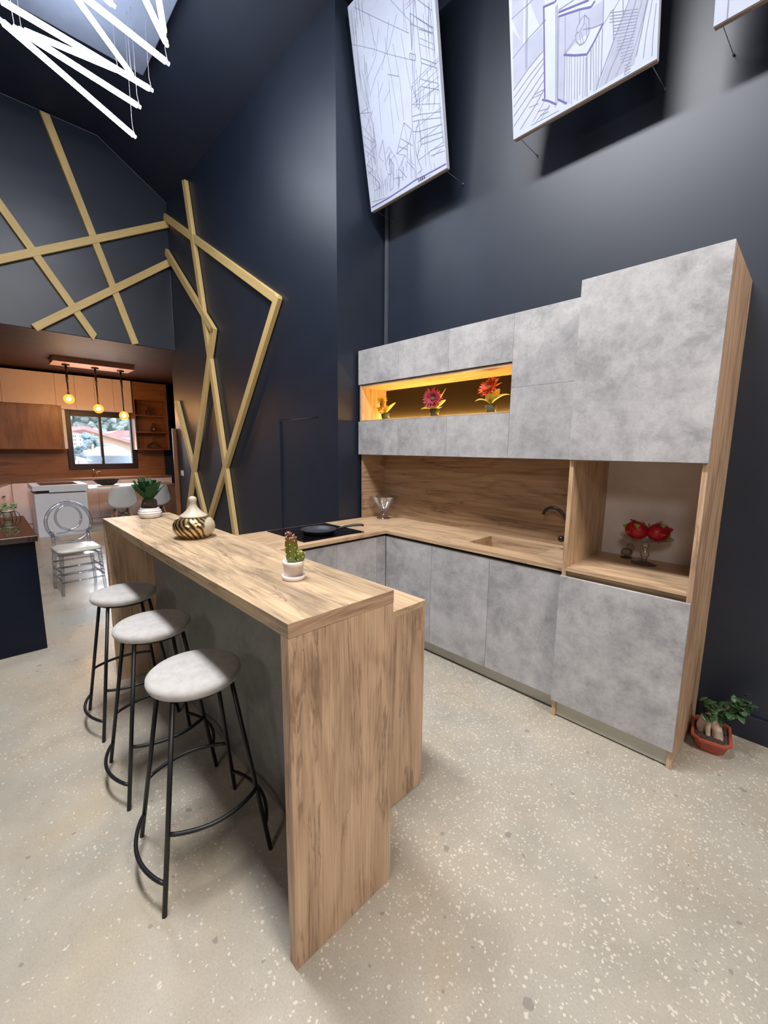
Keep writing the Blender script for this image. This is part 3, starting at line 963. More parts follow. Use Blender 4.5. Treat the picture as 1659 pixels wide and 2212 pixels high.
# ------------------------------------------------------------------ bar stools
def make_stool():
    t = thing('bar_stool', (0, 0, 0), '', 'bar stool', 'round seat bar stools')
    prof = [(0.0, 0.702), (0.140, 0.702), (0.156, 0.708), (0.163, 0.722), (0.161, 0.736), (0.150, 0.745), (0.10, 0.750), (0.0, 0.752)]
    MB().lathe(prof, 48).build('seat', 'velvet_seat', t, world=False)
    MB().lathe([(0.0, 0.692), (0.135, 0.692), (0.135, 0.7025), (0.0, 0.7025)], 32).build('seat_base', 'black_metal', t, world=False)
    F, Tp = 0.189, 0.100

    def L(sx, sy, z):
        k = z / 0.70
        return Vector((sx * (F + (Tp - F) * k), sy * (F + (Tp - F) * k), z))
    for sx, sy in ((1, -1), (-1, -1), (1, 1), (-1, 1)):
        MB().tube([L(sx, sy, 0.0), L(sx, sy, 0.698)], 0.0085, 12).build('leg', 'black_metal', t, world=False)
    for (a, b, out, z, bul) in (((1, -1), (-1, -1), (0, -1), 0.105, 0.055), ((1, 1), (-1, 1), (0, 1), 0.105, 0.055),
                                ((1, -1), (1, 1), (1, 0), 0.265, 0.055), ((-1, -1), (-1, 1), (-1, 0), 0.265, 0.055)):
        p0, p1 = L(*a, z), L(*b, z)
        pts = []
        for k in range(17):
            u = k / 16
            q = p0.lerp(p1, u) + Vector((out[0], out[1], 0)) * bul * math.sin(PI * u) ** 0.8
            pts.append(q)
        MB().tube(pts, 0.0075, 10).build('footrest', 'black_metal', t, world=False)
    return t


st = make_stool()
lab = ['nearest bar stool with round pale seat, beside the end of the breakfast bar',
       'middle bar stool of three, its pale seat half in shade under the bar',
       'bar stool farthest along the breakfast bar, nearest the clear chair']
for k, (x, y, rz) in enumerate(((-0.6075, -0.036, -4.3), (-1.170, -0.022, -1.3), (-1.745, -0.012, 0.0))):
    o = st if k == 0 else copy_tree(st)
    o.location = (x, y, 0)
    o.rotation_euler = (0, 0, math.radians(rz))
    o['label'] = lab[k]

# ------------------------------------------------------------------ on the bar
c = (-2.060, 0.235, BH)
t = thing('potted_palm', c, 'small sago palm in a white ribbed pot on the far end of the bar', 'potted plant')
prof = [(0.0, 0.0), (0.042, 0.0)]
for k in range(25):
    u = k / 24
    prof.append((0.046 + 0.022 * math.sin(PI * (0.12 + 0.80 * u)) + 0.0026 * math.sin(u * 2 * PI * 4.5), 0.003 + 0.062 * u))
prof += [(0.050, 0.064), (0.046, 0.050), (0.0, 0.050)]
MB().lathe(prof, 40, c).build('pot', 'white_ceramic', t)
MB().ball((c[0], c[1], c[2] + 0.088), 0.046, 24, 16, (1, 1, 0.95), 0.09).build('bulb', 'palm_bulb', t)
rnd = random.Random(4)
for k in range(15):
    a = 2 * PI * k / 15 * 1.0 + rnd.uniform(-0.2, 0.2)
    lean = 0.95 if k % 3 == 0 else (0.62 if k % 3 == 1 else 0.28)
    ln = rnd.uniform(0.115, 0.14)
    mb = MB()
    ca, sa = math.cos(a), math.sin(a)

    def sp(u):
        r = 0.018 + ln * (u * math.sin(lean) * 0.72 + 0.10 * u * u * lean)
        return Vector((c[0] + ca * r, c[1] + sa * r, c[2] + 0.118 + ln * u * math.cos(lean * 0.75)))
    side = Vector((-sa, ca, 0))
    nseg = 12
    vs = []
    for i in range(nseg + 1):
        u = i / nseg
        p = sp(u)
        w = 0.026 * (0.45 + 0.75 * math.sin(PI * min(1, u * 0.88 + 0.06))) * (1.0 if i % 2 else 0.66)
        up = Vector((ca * 0.35, sa * 0.35, 0.5))
        vs += [p - side * w + up * 0.012, p, p + side * w + up * 0.012]
    fs = []
    for i in range(nseg):
        fs += [(3 * i, 3 * i + 1, 3 * i + 4, 3 * i + 3), (3 * i + 1, 3 * i + 2, 3 * i + 5, 3 * i + 4)]
    mb.add(vs, fs)
    mb.build('frond', 'palm_green', t, solid=0.0016)

c = (-1.255, 0.222, BH)
t = thing('lidded_jar', c, 'round gold fluted jar with a pale gourd shaped lid on the bar', 'jar')
prof = [(0.0, 0.0), (0.055, 0.0), (0.072, 0.006), (0.092, 0.027), (0.100, 0.052), (0.097, 0.075), (0.084, 0.095), (0.064, 0.106), (0.058, 0.107), (0.0, 0.106)]
MB().lathe(prof, 132, c, lfun=lambda a, z: 1 + 0.012 * math.sin(22 * a + 170 * z) * math.sin(PI * min(1, max(0, z / 0.107)))).build('body', 'gilded_spiral', t)
prof = [(0.0, 0.107), (0.064, 0.107), (0.066, 0.110), (0.062, 0.115), (0.048, 0.125), (0.034, 0.138), (0.023, 0.153), (0.018, 0.165), (0.0165, 0.176), (0.019, 0.187), (0.0195, 0.195), (0.017, 0.203), (0.010, 0.209), (0.0, 0.210)]
MB().lathe(prof, 40, c).build('lid', 'cream_glaze', t)

c = (-0.322, 0.221, BH)
t = thing('potted_cactus', c, 'ceramic cactus with white dots in a small pale pot on the bar', 'potted cactus')
MB().lathe([(0.0, 0.0), (0.036, 0.0), (0.040, 0.003), (0.0405, 0.016), (0.038, 0.0165), (0.036, 0.010), (0.0, 0.009)], 40, c).build('saucer', 'pink_ceramic', t)
MB().lathe([(0.0, 0.0092), (0.031, 0.0092), (0.0345, 0.048), (0.037, 0.049), (0.0385, 0.066), (0.0360, 0.067), (0.034, 0.060), (0.0, 0.058)], 40, c).build('pot', 'pink_ceramic', t)


def cactus_arm(base, pts, rad, ribs, nspine, seed):
    mb = MB()
    path = [Vector(base) + Vector(p) for p in pts]
    n = 24
    vs, fs = [], []
    for i, p in enumerate(path):
        for k in range(n):
            a = 2 * PI * k / n
            r = rad[i] * (1 + 0.10 * math.cos(ribs * a))
            vs.append(p + Vector((r * math.cos(a), r * math.sin(a), 0)))
    m_ = len(path)
    for i in range(m_ - 1):
        for k in range(n):
            fs.append((i * n + k, i * n + (k + 1) % n, (i + 1) * n + (k + 1) % n, (i + 1) * n + k))
    fs += [tuple(range(n - 1, -1, -1)), tuple((m_ - 1) * n + k for k in range(n))]
    mb.add(vs, fs, True)
    sp = MB()
    for k in range(ribs):
        for j in range(1, m_ - 1):
            if j % 2 == k % 2:
                continue
            a = 2 * PI * k / ribs
            r = rad[j] * 1.10
            q = path[j] + Vector((r * math.cos(a), r * math.sin(a), 0))
            o = MB().ball(q, 0.0017, 8, 6)
            sp.add(o.v, o.f, True)
    return mb, sp


h_ = [0.058, 0.066, 0.078, 0.090, 0.102, 0.114, 0.126, 0.138, 0.148, 0.155, 0.159]
mb, sp = cactus_arm(c, [(-0.008 - 0.022 * (z - 0.058) + 0.0, 0.0 - 0.02 * (z - 0.058), z) for z in h_], [0.0150, 0.0180, 0.0192, 0.0200, 0.0205, 0.0208, 0.0205, 0.0195, 0.0170, 0.0115, 0.003], 8, 0, 1)
o = mb.build('tall_stem', 'cactus_skin', t)
sp.build('spines', 'spine_white', o)
h_ = [0.058, 0.064, 0.074, 0.084, 0.094, 0.101, 0.105]
mb, sp = cactus_arm(c, [(0.020 + 0.08 * (z - 0.058), 0.014, z) for z in h_], [0.008, 0.012, 0.0145, 0.0150, 0.0135, 0.009, 0.003], 6, 0, 2)
o = mb.build('short_stem', 'cactus_skin', t)
sp.build('spines', 'spine_white', o)
tp = Vector(c) + Vector((-0.020, -0.006, 0.158))
bm_ = MB().ball(tp, 0.0105, 14, 10, (1.1, 1, 0.95))
for k in range(2):
    q = MB().ball(tp + Vector((0.016 - 0.02 * k, -0.004 + 0.010 * k, 0.001)), 0.008, 12, 8)
    bm_.add(q.v, q.f, True)
o = bm_.build('top_bud', 'cactus_skin', t)
q0 = MB()
for k in range(9):
    a = 2 * PI * k / 9
    q = MB().ball(tp + Vector((0.0105 * math.cos(a), 0.0105 * math.sin(a), 0.004 * math.sin(3 * a))), 0.0016, 6, 5)
    q0.add(q.v, q.f, True)
q0.build('spines', 'spine_white', o)

# ------------------------------------------------------------------ glass on the worktop and in the tall niche
c = (-1.895, 2.185, HC)
t = thing('dessert_glass', c, 'flared lobed clear glass bowl in the corner of the worktop', 'glass bowl')


def lob(a, z):
    return 1 + 0.10 * math.cos(7 * a) * max(0.0, min(1.0, (z - 0.065) / 0.10))


MB().lathe([(0.0, 0.0), (0.064, 0.0), (0.066, 0.004), (0.045, 0.014), (0.022, 0.030), (0.016, 0.045), (0.018, 0.056), (0.0, 0.056)], 42, c, lobes=7, amp=0.05).build('foot', 'clear_glass', t)
MB().lathe([(0.0, 0.056), (0.020, 0.057), (0.044, 0.085), (0.078, 0.140), (0.118, 0.206), (0.123, 0.208), (0.120, 0.211), (0.114, 0.207), (0.074, 0.142), (0.039, 0.086), (0.016, 0.064), (0.0, 0.062)], 84, c, lfun=lob).build('bowl', 'clear_glass', t)

SZ = 0.9085
c = (0.281, 2.185, SZ)
t = thing('pedestal_dish', c, 'clear glass pedestal dish with scalloped edge holding two red fruits', 'fruit dish')
MB().lathe([(0.0, 0.0), (0.066, 0.0), (0.067, 0.004), (0.040, 0.010), (0.018, 0.018), (0.013, 0.030), (0.022, 0.048), (0.024, 0.062), (0.014, 0.078), (0.012, 0.090), (0.020, 0.104), (0.024, 0.116), (0.016, 0.128), (0.0, 0.129)], 36, c).build('stem', 'clear_glass', t)
MB().lathe([(0.0, 0.129), (0.05, 0.131), (0.095, 0.139), (0.128, 0.155), (0.132, 0.158), (0.128, 0.161), (0.094, 0.146), (0.05, 0.138), (0.0, 0.136)], 72, c, lobes=18, amp=0.022).build('dish', 'clear_glass', t)


def fruit(c, tilt, label, seed, r=0.052):
    rnd = random.Random(seed)
    t = thing('dragon_fruit', c, label, 'fruit', 'red dragon fruits on the glass dish')
    ax = Vector((math.cos(tilt), math.sin(tilt), 0.12)).normalized()
    u = ax.cross(Vector((0, 0, 1))).normalized()
    w = u.cross(ax)
    o = MB().ball((0, 0, 0), 1.0, 24, 16)
    cc = Vector(c) + Vector((0, 0, r * 0.93))
    b2 = MB().add([cc + ax * (p[2] * r * 1.22) + u * (p[0] * r) + w * (p[1] * r) for p in o.v], o.f, True)
    b2.build('skin', 'fruit_red', t)
    for k in range(11):
        th, ph = 2.4 * k, -0.75 + 1.6 * k / 10
        rad = u * math.cos(th) + w * math.sin(th)
        base = cc + ax * (math.sin(ph) * r * 1.22) + rad * (math.cos(ph) * r * 1.005)
        dr = (ax * 0.95 * (1 if ph > -0.3 else 0.9) - rad * math.sin(ph) * 0.9 + rad * 0.12).normalized()
        sd = ax.cross(rad).normalized()
        wd = 0.013
        ln = 0.030
        vs = [base - sd * wd, base + sd * wd, base + dr * ln * 0.55 + sd * wd * 0.7, base + dr * ln + rad * 0.004, base + dr * ln * 0.55 - sd * wd * 0.7]
        vs = [p + rad * 0.003 for p in vs]
        MB().add(vs, [(0, 1, 2, 4), (4, 2, 3)]).build('scale_leaf', 'fruit_scale' if k % 2 else 'fruit_red', t, solid=0.0025)
    return t


fruit((0.232, 2.165, SZ + 0.145), 2.75, 'left red dragon fruit with broad green scales on the glass dish', 2)
fruit((0.337, 2.185, SZ + 0.145), 1.1, 'right red dragon fruit on the glass dish, darker and fewer scales', 6)

c = (0.166, 2.262, SZ)
t = thing('glass_swan', c, 'small clear glass figurine behind the pedestal dish', 'figurine')
MB().lathe([(0.0, 0.0), (0.032, 0.0), (0.034, 0.005), (0.014, 0.012), (0.0, 0.014)], 28, c).build('foot', 'smoky_glass', t)
MB().ball((c[0], c[1], c[2] + 0.036), 0.026, 20, 12, (1.25, 0.8, 0.9)).build('body', 'smoky_glass', t)
MB().tube([(c[0] + 0.020, c[1], c[2] + 0.045), (c[0] + 0.036, c[1], c[2] + 0.066), (c[0] + 0.026, c[1], c[2] + 0.086), (c[0] + 0.006, c[1], c[2] + 0.084), (c[0] - 0.004, c[1], c[2] + 0.074)], [0.010, 0.008, 0.0075, 0.007, 0.003], 10).build('neck', 'smoky_glass', t)


# ------------------------------------------------------------------ flowers in the niche
def flower(c, petal, disc, head, face, label, leaves, r_head=0.056, seed=1, npet=18):
    rnd = random.Random(seed)
    t = thing('potted_sunflower', c, label, 'potted flower', 'artificial sunflowers in the lit niche')
    ph = 0.058
    mb = MB()
    lo, hi = 0.029, 0.042
    mb.lathe([(0.0, 0.0), (lo, 0.0), (hi, ph), (hi - 0.004, ph), (hi - 0.006, ph - 0.008), (0.0, ph - 0.008)], 28, c)
    mb.build('pot', 'pot_green', t)
    C = Vector(c)
    hc = C + Vector(head)
    f = Vector(face).normalized()
    MB().tube([C + Vector((0, 0, ph - 0.01)), C + Vector((head[0] * 0.15, head[1] * 0.15, ph + (head[2] - ph) * 0.5)), hc - f * 0.008], 0.0034, 8).build('stem', 'stem_olive', t)
    up = Vector((0, 0, 1)) if abs(f.z) < 0.9 else Vector((1, 0, 0))
    u = up.cross(f).normalized()
    w = f.cross(u)
    fl = MB()
    for layer, (n, rr, lift) in enumerate(((npet, 1.0, 0.10), (npet, 0.86, 0.42), (npet - 4, 0.66, 0.75))):
        for k in range(n):
            a = 2 * PI * (k + 0.5 * (layer % 2)) / n + rnd.uniform(-0.08, 0.08)
            d_ = u * math.cos(a) + w * math.sin(a)
            s_ = f.cross(d_)
            ln = r_head * rr * rnd.uniform(0.88, 1.1)
            l2 = lift + rnd.uniform(-0.12, 0.12)
            dd = (d_ * math.cos(l2) + f * math.sin(l2)).normalized()
            b0 = hc + d_ * (0.012 + 0.002 * layer)
            wd = r_head * 0.15
            vs = [b0 - s_ * wd * 0.5, b0 + s_ * wd * 0.5, b0 + dd * ln * 0.5 + s_ * wd, b0 + dd * ln + f * 0.003, b0 + dd * ln * 0.5 - s_ * wd]
            fl.add(vs, [(0, 1, 2, 4), (4, 2, 3)])
    fl.build('petals', petal, t, solid=0.0008)
    o = MB().ball((0, 0, 0), 1, 20, 12)
    ds = MB().add([hc + u * (p[0] * 0.018) + w * (p[1] * 0.018) + f * (p[2] * 0.010 + 0.004) for p in o.v], o.f, True)
    ds.build('flower_disc', disc, t)
    for (az, el, ln, wd, droop, z0, mt) in leaves:
        b0 = C + Vector((head[0] * 0.1, head[1] * 0.1, z0))
        d_ = Vector((math.cos(az), math.sin(az), 0))
        s_ = Vector((-math.sin(az), math.cos(az), 0))
        ns = 8
        vs = []
        for i in range(ns + 1):
            q = i / ns
            p = b0 + d_ * (ln * q * math.cos(el)) + Vector((0, 0, ln * (q * math.sin(el) - droop * q * q)))
            ww = 1.3 * wd * (0.12 + 0.95 * math.sin(PI * (q ** 0.8))) * (1 if q < 1 else 0)
            vs += [p - s_ * ww + Vector((0, 0, 0.25 * ww)), p, p + s_ * ww + Vector((0, 0, 0.25 * ww))]
        fs = []
        for i in range(ns):
            fs += [(3 * i, 3 * i + 1, 3 * i + 4, 3 * i + 3), (3 * i + 1, 3 * i + 2, 3 * i + 5, 3 * i + 4)]
        MB().add(vs, fs, True).build('leaf', mt, t, solid=0.001)
    return t


R_ = math.radians
NZ = ZN0 + 0.012
camdir = (0.45, -0.85, 0.0)
flower((-1.815, 2.12, NZ), 'petal_orange', 'disc_brown', (0.010, -0.055, 0.135), (-0.10, -0.95, 0.22), 'orange sunflower with dark centre in a small pot, left in the niche',
       [(R_(25), R_(48), 0.150, 0.030, 0.08, 0.052, 'leaf_yellow'), (R_(190), R_(26), 0.110, 0.020, 0.12, 0.055, 'leaf_yellow'), (R_(-75), R_(25), 0.075, 0.030, 0.55, 0.054, 'leaf_lime'), (R_(-20), R_(60), 0.090, 0.020, 0.1, 0.054, 'leaf_yellow')], 0.070, 3)
flower((-1.256, 2.12, NZ), 'petal_magenta', 'disc_green', (0.026, -0.055, 0.135), (0.30, -0.94, 0.14), 'magenta sunflower facing the room from a small pot, middle of the niche',
       [(R_(50), R_(62), 0.195, 0.028, 0.0, 0.054, 'leaf_yellow'), (R_(165), R_(42), 0.165, 0.026, 0.0, 0.06, 'leaf_lime'), (R_(-5), R_(36), 0.150, 0.026, 0.14, 0.058, 'leaf_lime'), (R_(215), R_(20), 0.115, 0.036, 0.30, 0.056, 'leaf_lime'), (R_(-32), R_(20), 0.115, 0.036, 0.34, 0.056, 'leaf_lime')], 0.080, 9)
flower((-0.742, 2.12, NZ), 'petal_scarlet', 'disc_green', (0.008, -0.04, 0.175), (-0.15, -0.80, 0.60), 'scarlet sunflower held high above drooping leaves, right in the niche',
       [(R_(10), R_(42), 0.185, 0.024, 0.38, 0.070, 'leaf_lime'), (R_(190), R_(42), 0.165, 0.020, 0.52, 0.066, 'leaf_yellow'), (R_(-70), R_(50), 0.120, 0.026, 0.22, 0.066, 'leaf_lime'), (R_(-20), R_(55), 0.150, 0.026, 0.20, 0.070, 'leaf_yellow'), (R_(205), R_(60), 0.120, 0.022, 0.15, 0.070, 'leaf_lime')], 0.080, 15)

# ------------------------------------------------------------------ bonsai on the floor
c = (0.684, 2.145, 0.0)
t = thing('bonsai', c, 'ginseng ficus bonsai in a red octagonal pot on the floor beside the tall cabinet', 'bonsai')


def octo(hx, hy, ch):
    return [(-hx + ch, -hy), (hx - ch, -hy), (hx, -hy + ch), (hx, hy - ch), (hx - ch, hy), (-hx + ch, hy), (-hx, hy - ch), (-hx, -hy + ch)]


lv = [(0.055, 0.090, 0.02, 0.0), (0.060, 0.096, 0.024, 0.010), (0.074, 0.114, 0.03, 0.062), (0.085, 0.126, 0.034, 0.065), (0.086, 0.127, 0.034, 0.080), (0.073, 0.113, 0.028, 0.080), (0.070, 0.110, 0.027, 0.066)]
rz = R_(8)
vs = []
for hx_, hy_, ch, z in lv:
    for (x, y) in octo(hx_, hy_, ch):
        vs.append((c[0] + x * math.cos(rz) - y * math.sin(rz), c[1] + x * math.sin(rz) + y * math.cos(rz), z))
fs = [(i * 8 + k, i * 8 + (k + 1) % 8, (i + 1) * 8 + (k + 1) % 8, (i + 1) * 8 + k) for i in range(len(lv) - 1) for k in range(8)]
fs.append(tuple(range(7, -1, -1)))
MB().add(vs, fs).build('pot', 'terracotta', t, 0.002)
sm = MB()
rnd = random.Random(8)
so = [(c[0] + x * math.cos(rz) - y * math.sin(rz), c[1] + x * math.sin(rz) + y * math.cos(rz)) for x, y in octo(0.0695, 0.109, 0.027)]
sm.prism(so, 2, 0.050, 0.068)
for k in range(46):
    a, r = rnd.uniform(0, 2 * PI), rnd.uniform(0, 1) ** 0.5
    o = MB().ball((c[0] + 0.058 * r * math.cos(a), c[1] + 0.092 * r * math.sin(a), 0.068), rnd.uniform(0.003, 0.007), 7, 5, (1, 1, 0.8), 0.2)
    sm.add(o.v, o.f, False)
sm.build('soil', 'soil', t)
bx, by = c[0] - 0.004, c[1] - 0.01
tr = MB()
for p, r in (([(0.035, -0.012, 0.07), (0.030, -0.012, 0.11), (0.010, 0.0, 0.155), (0.0, 0.0, 0.178)], [0.026, 0.023, 0.027, 0.016]),
             ([(-0.038, -0.006, 0.07), (-0.040, -0.008, 0.105), (-0.022, 0.0, 0.150), (0.0, 0.0, 0.178)], [0.016, 0.020, 0.026, 0.016]),
             ([(-0.002, -0.034, 0.07), (-0.010, -0.022, 0.11), (-0.006, 0.0, 0.155), (0.0, 0.0, 0.175)], [0.010, 0.014, 0.020, 0.014]),
             ([(0.004, 0.03, 0.07), (0.006, 0.02, 0.11), (0.004, 0.0, 0.155)], [0.014, 0.018, 0.018]),
             ([(0.058, -0.035, 0.072), (0.044, -0.022, 0.085), (0.033, -0.014, 0.10)], [0.004, 0.009, 0.014]),
             ([(0.0, 0.0, 0.165), (0.006, 0.002, 0.20), (0.012, 0.0, 0.238)], [0.020, 0.017, 0.015]),
             ([(0.008, 0.002, 0.205), (0.050, 0.012, 0.235), (0.085, 0.02, 0.262), (0.120, 0.02, 0.285)], [0.007, 0.005, 0.004, 0.002])):
    pts = [Vector((bx, by, 0)) + Vector(q) for q in p]
    fine, fr_ = [], []
    pts = [q - Vector((0, 0, 0.008)) for q in pts]
    m_ = len(pts)
    for i in range(m_ - 1):
        for s in range(5):
            u = s / 5
            fine.append(pts[i].lerp(pts[i + 1], u))
            fr_.append(r[i] + (r[i + 1] - r[i]) * u)
    fine.append(pts[-1])
    fr_.append(r[-1])
    tr.tube(fine, fr_, 14)
tr.build('trunk', 'ginseng_bark', t)
for k in range(58):
    if k < 18:
        ctr = Vector((bx - 0.012, by - 0.018, 0.205)) + Vector((rnd.uniform(-0.05, 0.05), rnd.uniform(-0.03, 0.03), rnd.uniform(-0.035, 0.03)))
    else:
        u = rnd.uniform(0.35, 1.0)
        ctr = Vector((bx + 0.125 * u, by + 0.02, 0.195 + 0.085 * u)) + Vector((rnd.uniform(-0.03, 0.03), rnd.uniform(-0.045, 0.045), rnd.uniform(-0.045, 0.04)))
    d_ = Vector((rnd.uniform(-0.6 if k > 17 else -0.35, 1), rnd.uniform(-1, 0.4), rnd.uniform(-0.6, 0.7))).normalized()
    s_ = d_.cross(Vector((0, 0, 1))).normalized()
    nn = s_.cross(d_)
    ln, wd = rnd.uniform(0.042, 0.058), rnd.uniform(0.013, 0.018)
    vs = []
    for i in range(6):
        q = i / 5
        w_ = wd * math.sin(PI * (0.05 + 0.93 * q)) + 0.0005
        p = ctr + d_ * ln * q - nn * 0.008 * q * q
        vs += [p - s_ * w_ + nn * w_ * 0.3, p, p + s_ * w_ + nn * w_ * 0.3]
    fs = []
    for i in range(5):
        fs += [(3 * i, 3 * i + 1, 3 * i + 4, 3 * i + 3), (3 * i + 1, 3 * i + 2, 3 * i + 5, 3 * i + 4)]
    MB().add(vs, fs, True).build('leaf', 'ficus_leaf', t, solid=0.0008)

# ------------------------------------------------------------------ pine battens
GB = 'pine battens fixed in zigzags to the dark walls'


def batten(p0, p1, nrm, label, w=0.088, dep=0.05, skew0=0.0, skew1=0.0, lift=0.0):
    p0, p1, nrm = Vector(p0), Vector(p1), Vector(nrm)
    d_ = (p1 - p0).normalized()
    s_ = nrm.cross(d_).normalized()
    L = (p1 - p0).length
    t = bpy.data.meshes.new('wall_batten')
    vs = []
    for z, e in ((0.0, skew0), (L, skew1)):
        for a in (-1, 1):
            for b2 in (-1, 1):
                vs.append(Vector((a * w / 2, b2 * dep / 2, z + a * e * w / 2)))
    fs = [(0, 1, 3, 2), (4, 6, 7, 5), (0, 4, 5, 1), (2, 3, 7, 6), (0, 2, 6, 4), (1, 5, 7, 3)]
    t.from_pydata([tuple(v) for v in vs], [], fs)
    t.update()
    t.materials.append(MATS['pine'])
    o = bpy.data.objects.new('wall_batten', t)
    col.objects.link(o)
    m = Matrix((s_, nrm, d_)).transposed().to_4x4()
    m.translation = p0 + nrm * (dep / 2 + lift)
    o.matrix_world = m
    md = o.modifiers.new('edges', 'BEVEL')
    md.width = 0.003
    md.segments = 1
    return tag(o, label, 'wall batten', GB)


FX = -6.05
fn, dn = (1, 0, 0), (0, -1, 0)
batten((FX, 0.457, 5.50), (FX, 1.245, 2.99), fn, 'long pine batten on the gable wall, its top nearest the tube lights', lift=0.0, skew0=0.3)
batten((FX, -0.36, 4.80), (FX, 0.765, 2.99), fn, 'pine batten on the gable wall, leftmost of the two steep ones', lift=0.004, skew1=-0.6)
batten((FX, -0.9, 3.27), (FX, 1.785, 4.735), fn, 'upper slanting pine batten on the gable wall running up to the corner', lift=0.008)
batten((FX, 0.135, 2.99), (FX, 1.785, 4.225), fn, 'lower slanting pine batten on the gable wall, ending above the kitchen opening', lift=0.012)
VY = WY0
batten((-5.215, VY, 4.97), (-4.080, VY, 0.0), dn, 'tallest pine batten on the wall beside the flush door, slightly leaning', lift=0.004, skew0=0.5)
batten((-6.04, VY, 4.83), (-2.97, VY, 2.99), dn, 'upper pine batten sloping from the room corner down to the right elbow', lift=0.0)
batten((-2.965, VY, 3.03), (-5.43, VY, 0.0), dn, 'long pine batten running from the right elbow down to the floor behind the jar', lift=0.008)
batten((-6.04, VY, 4.36), (-4.50, VY, 2.97), dn, 'short pine batten from the corner to the inner elbow', lift=0.012)
batten((-4.515, VY, 3.02), (-6.03, VY, 0.12), dn, 'pine batten from the inner elbow leaning back to the wall end', lift=0.012)
batten((-6.03, VY, 2.25), (-4.860, VY, 0.0), dn, 'low pine batten starting at the wall end beside the kitchen shelf', lift=0.004, skew0=0.6)

# ------------------------------------------------------------------ big canvases hung leaning off the back wall
TILT = -0.19
TN = Vector((0, TILT, 1)).normalized()          # up along a canvas
TF = Vector((1, 0, 0)).cross(TN) * 1.0          # out of a canvas, towards the room
if TF.y > 0:
    TF = -TF


def canvas(x0, zb, w, h, label, lines, shades, extra):
    o0 = Vector((x0, 2.12, zb))
    t = thing('canvas_print', o0, label, 'picture', 'large sketch canvases on the back wall')
    TH = 0.034

    def P(u, v, n=0.0):
        return o0 + Vector((1, 0, 0)) * u + TN * v + TF * n
    vs = [P(u, v, n) for n in (-TH, 0.0) for v in (0, h) for u in (0, w)]
    MB().add(vs, [(0, 2, 3, 1), (4, 5, 7, 6), (0, 1, 5, 4), (2, 6, 7, 3), (0, 4, 6, 2), (1, 3, 7, 5)]).build('canvas_sheet', 'canvas_white', t)
    st_ = MB()
    a = 0.004
    st_.add([P(u, v, n) for n in (-TH - 0.002, -0.003) for v in (-a, 0.0) for u in (0.002, w - 0.002)], [(0, 2, 3, 1), (4, 5, 7, 6), (0, 1, 5, 4), (2, 6, 7, 3), (0, 4, 6, 2), (1, 3, 7, 5)])
    st_.build('stretcher_edge', 'canvas_edge', t)

    def inside(p):
        return -0.02 < p[0] < w + 0.02 and -0.02 < p[1] < h + 0.02

    def strip(mb, p, q, wd, n):
        d_ = Vector((q[0] - p[0], q[1] - p[1]))
        if d_.length < 1e-4:
            return
        d_.normalize()
        s_ = (-d_.y * wd / 2, d_.x * wd / 2)
        vs = [P(min(w, max(0, a_[0])), min(h, max(0, a_[1])), n) for a_ in ((p[0] - s_[0], p[1] - s_[1]), (q[0] - s_[0], q[1] - s_[1]), (q[0] + s_[0], q[1] + s_[1]), (p[0] + s_[0], p[1] + s_[1]))]
        mb.add(vs, [(0, 1, 2, 3)])
    if shades:
        sh = MB()
        for k, s in enumerate(shades):
            pts = [(s[i], s[i + 1]) for i in range(1, len(s), 2)]
            vs = [P(min(w, max(0, a_[0])), min(h, max(0, a_[1])), 0.0004) for a_ in pts]
            # small polygons drawn as a fan are enough for flat washes
            sh.add(vs, [tuple(range(len(vs)))])
        sh.build('grey_wash', 'wash_grey', t)
    thin, thick = MB(), MB()
    for s in lines:
        wd = {1: 0.0028, 2: 0.0046, 3: 0.0085}[s[0]]
        pts = [(s[i], s[i + 1]) for i in range(1, len(s), 2)]
        for p, q in zip(pts[:-1], pts[1:]):
            if inside(p) and inside(q):
                strip(thin if s[0] < 3 else thick, p, q, wd, 0.0009 if s[0] < 3 else 0.0012)
    thin.build('sketch_lines', 'ink_line', t)
    if thick.v:
        thick.build('sketch_outlines', 'ink_violet', t)
    if extra:
        bk = MB()
        for (u0, u1, v0, v1) in extra:
            bk.add([P(u0, v0, 0.0014), P(u1, v0, 0.0014), P(u1, v1, 0.0014), P(u0, v1, 0.0014)], [(0, 1, 2, 3)])
        bk.build('caption_marks', 'ink_black', t)
    # cords tying the lower corners back to the wall
    for u in (0.03, w - 0.03):
        p = P(u, 0.0, -TH)
        MB().tube([p, (p.x + 0.02, 2.345, p.z - 0.02)], 0.0016, 6).tube([(p.x + 0.02, 2.333, p.z - 0.02), (p.x + 0.02, 2.346, p.z - 0.02)], 0.005, 8).build('tie_cord', 'caulk_line', t)
    return t


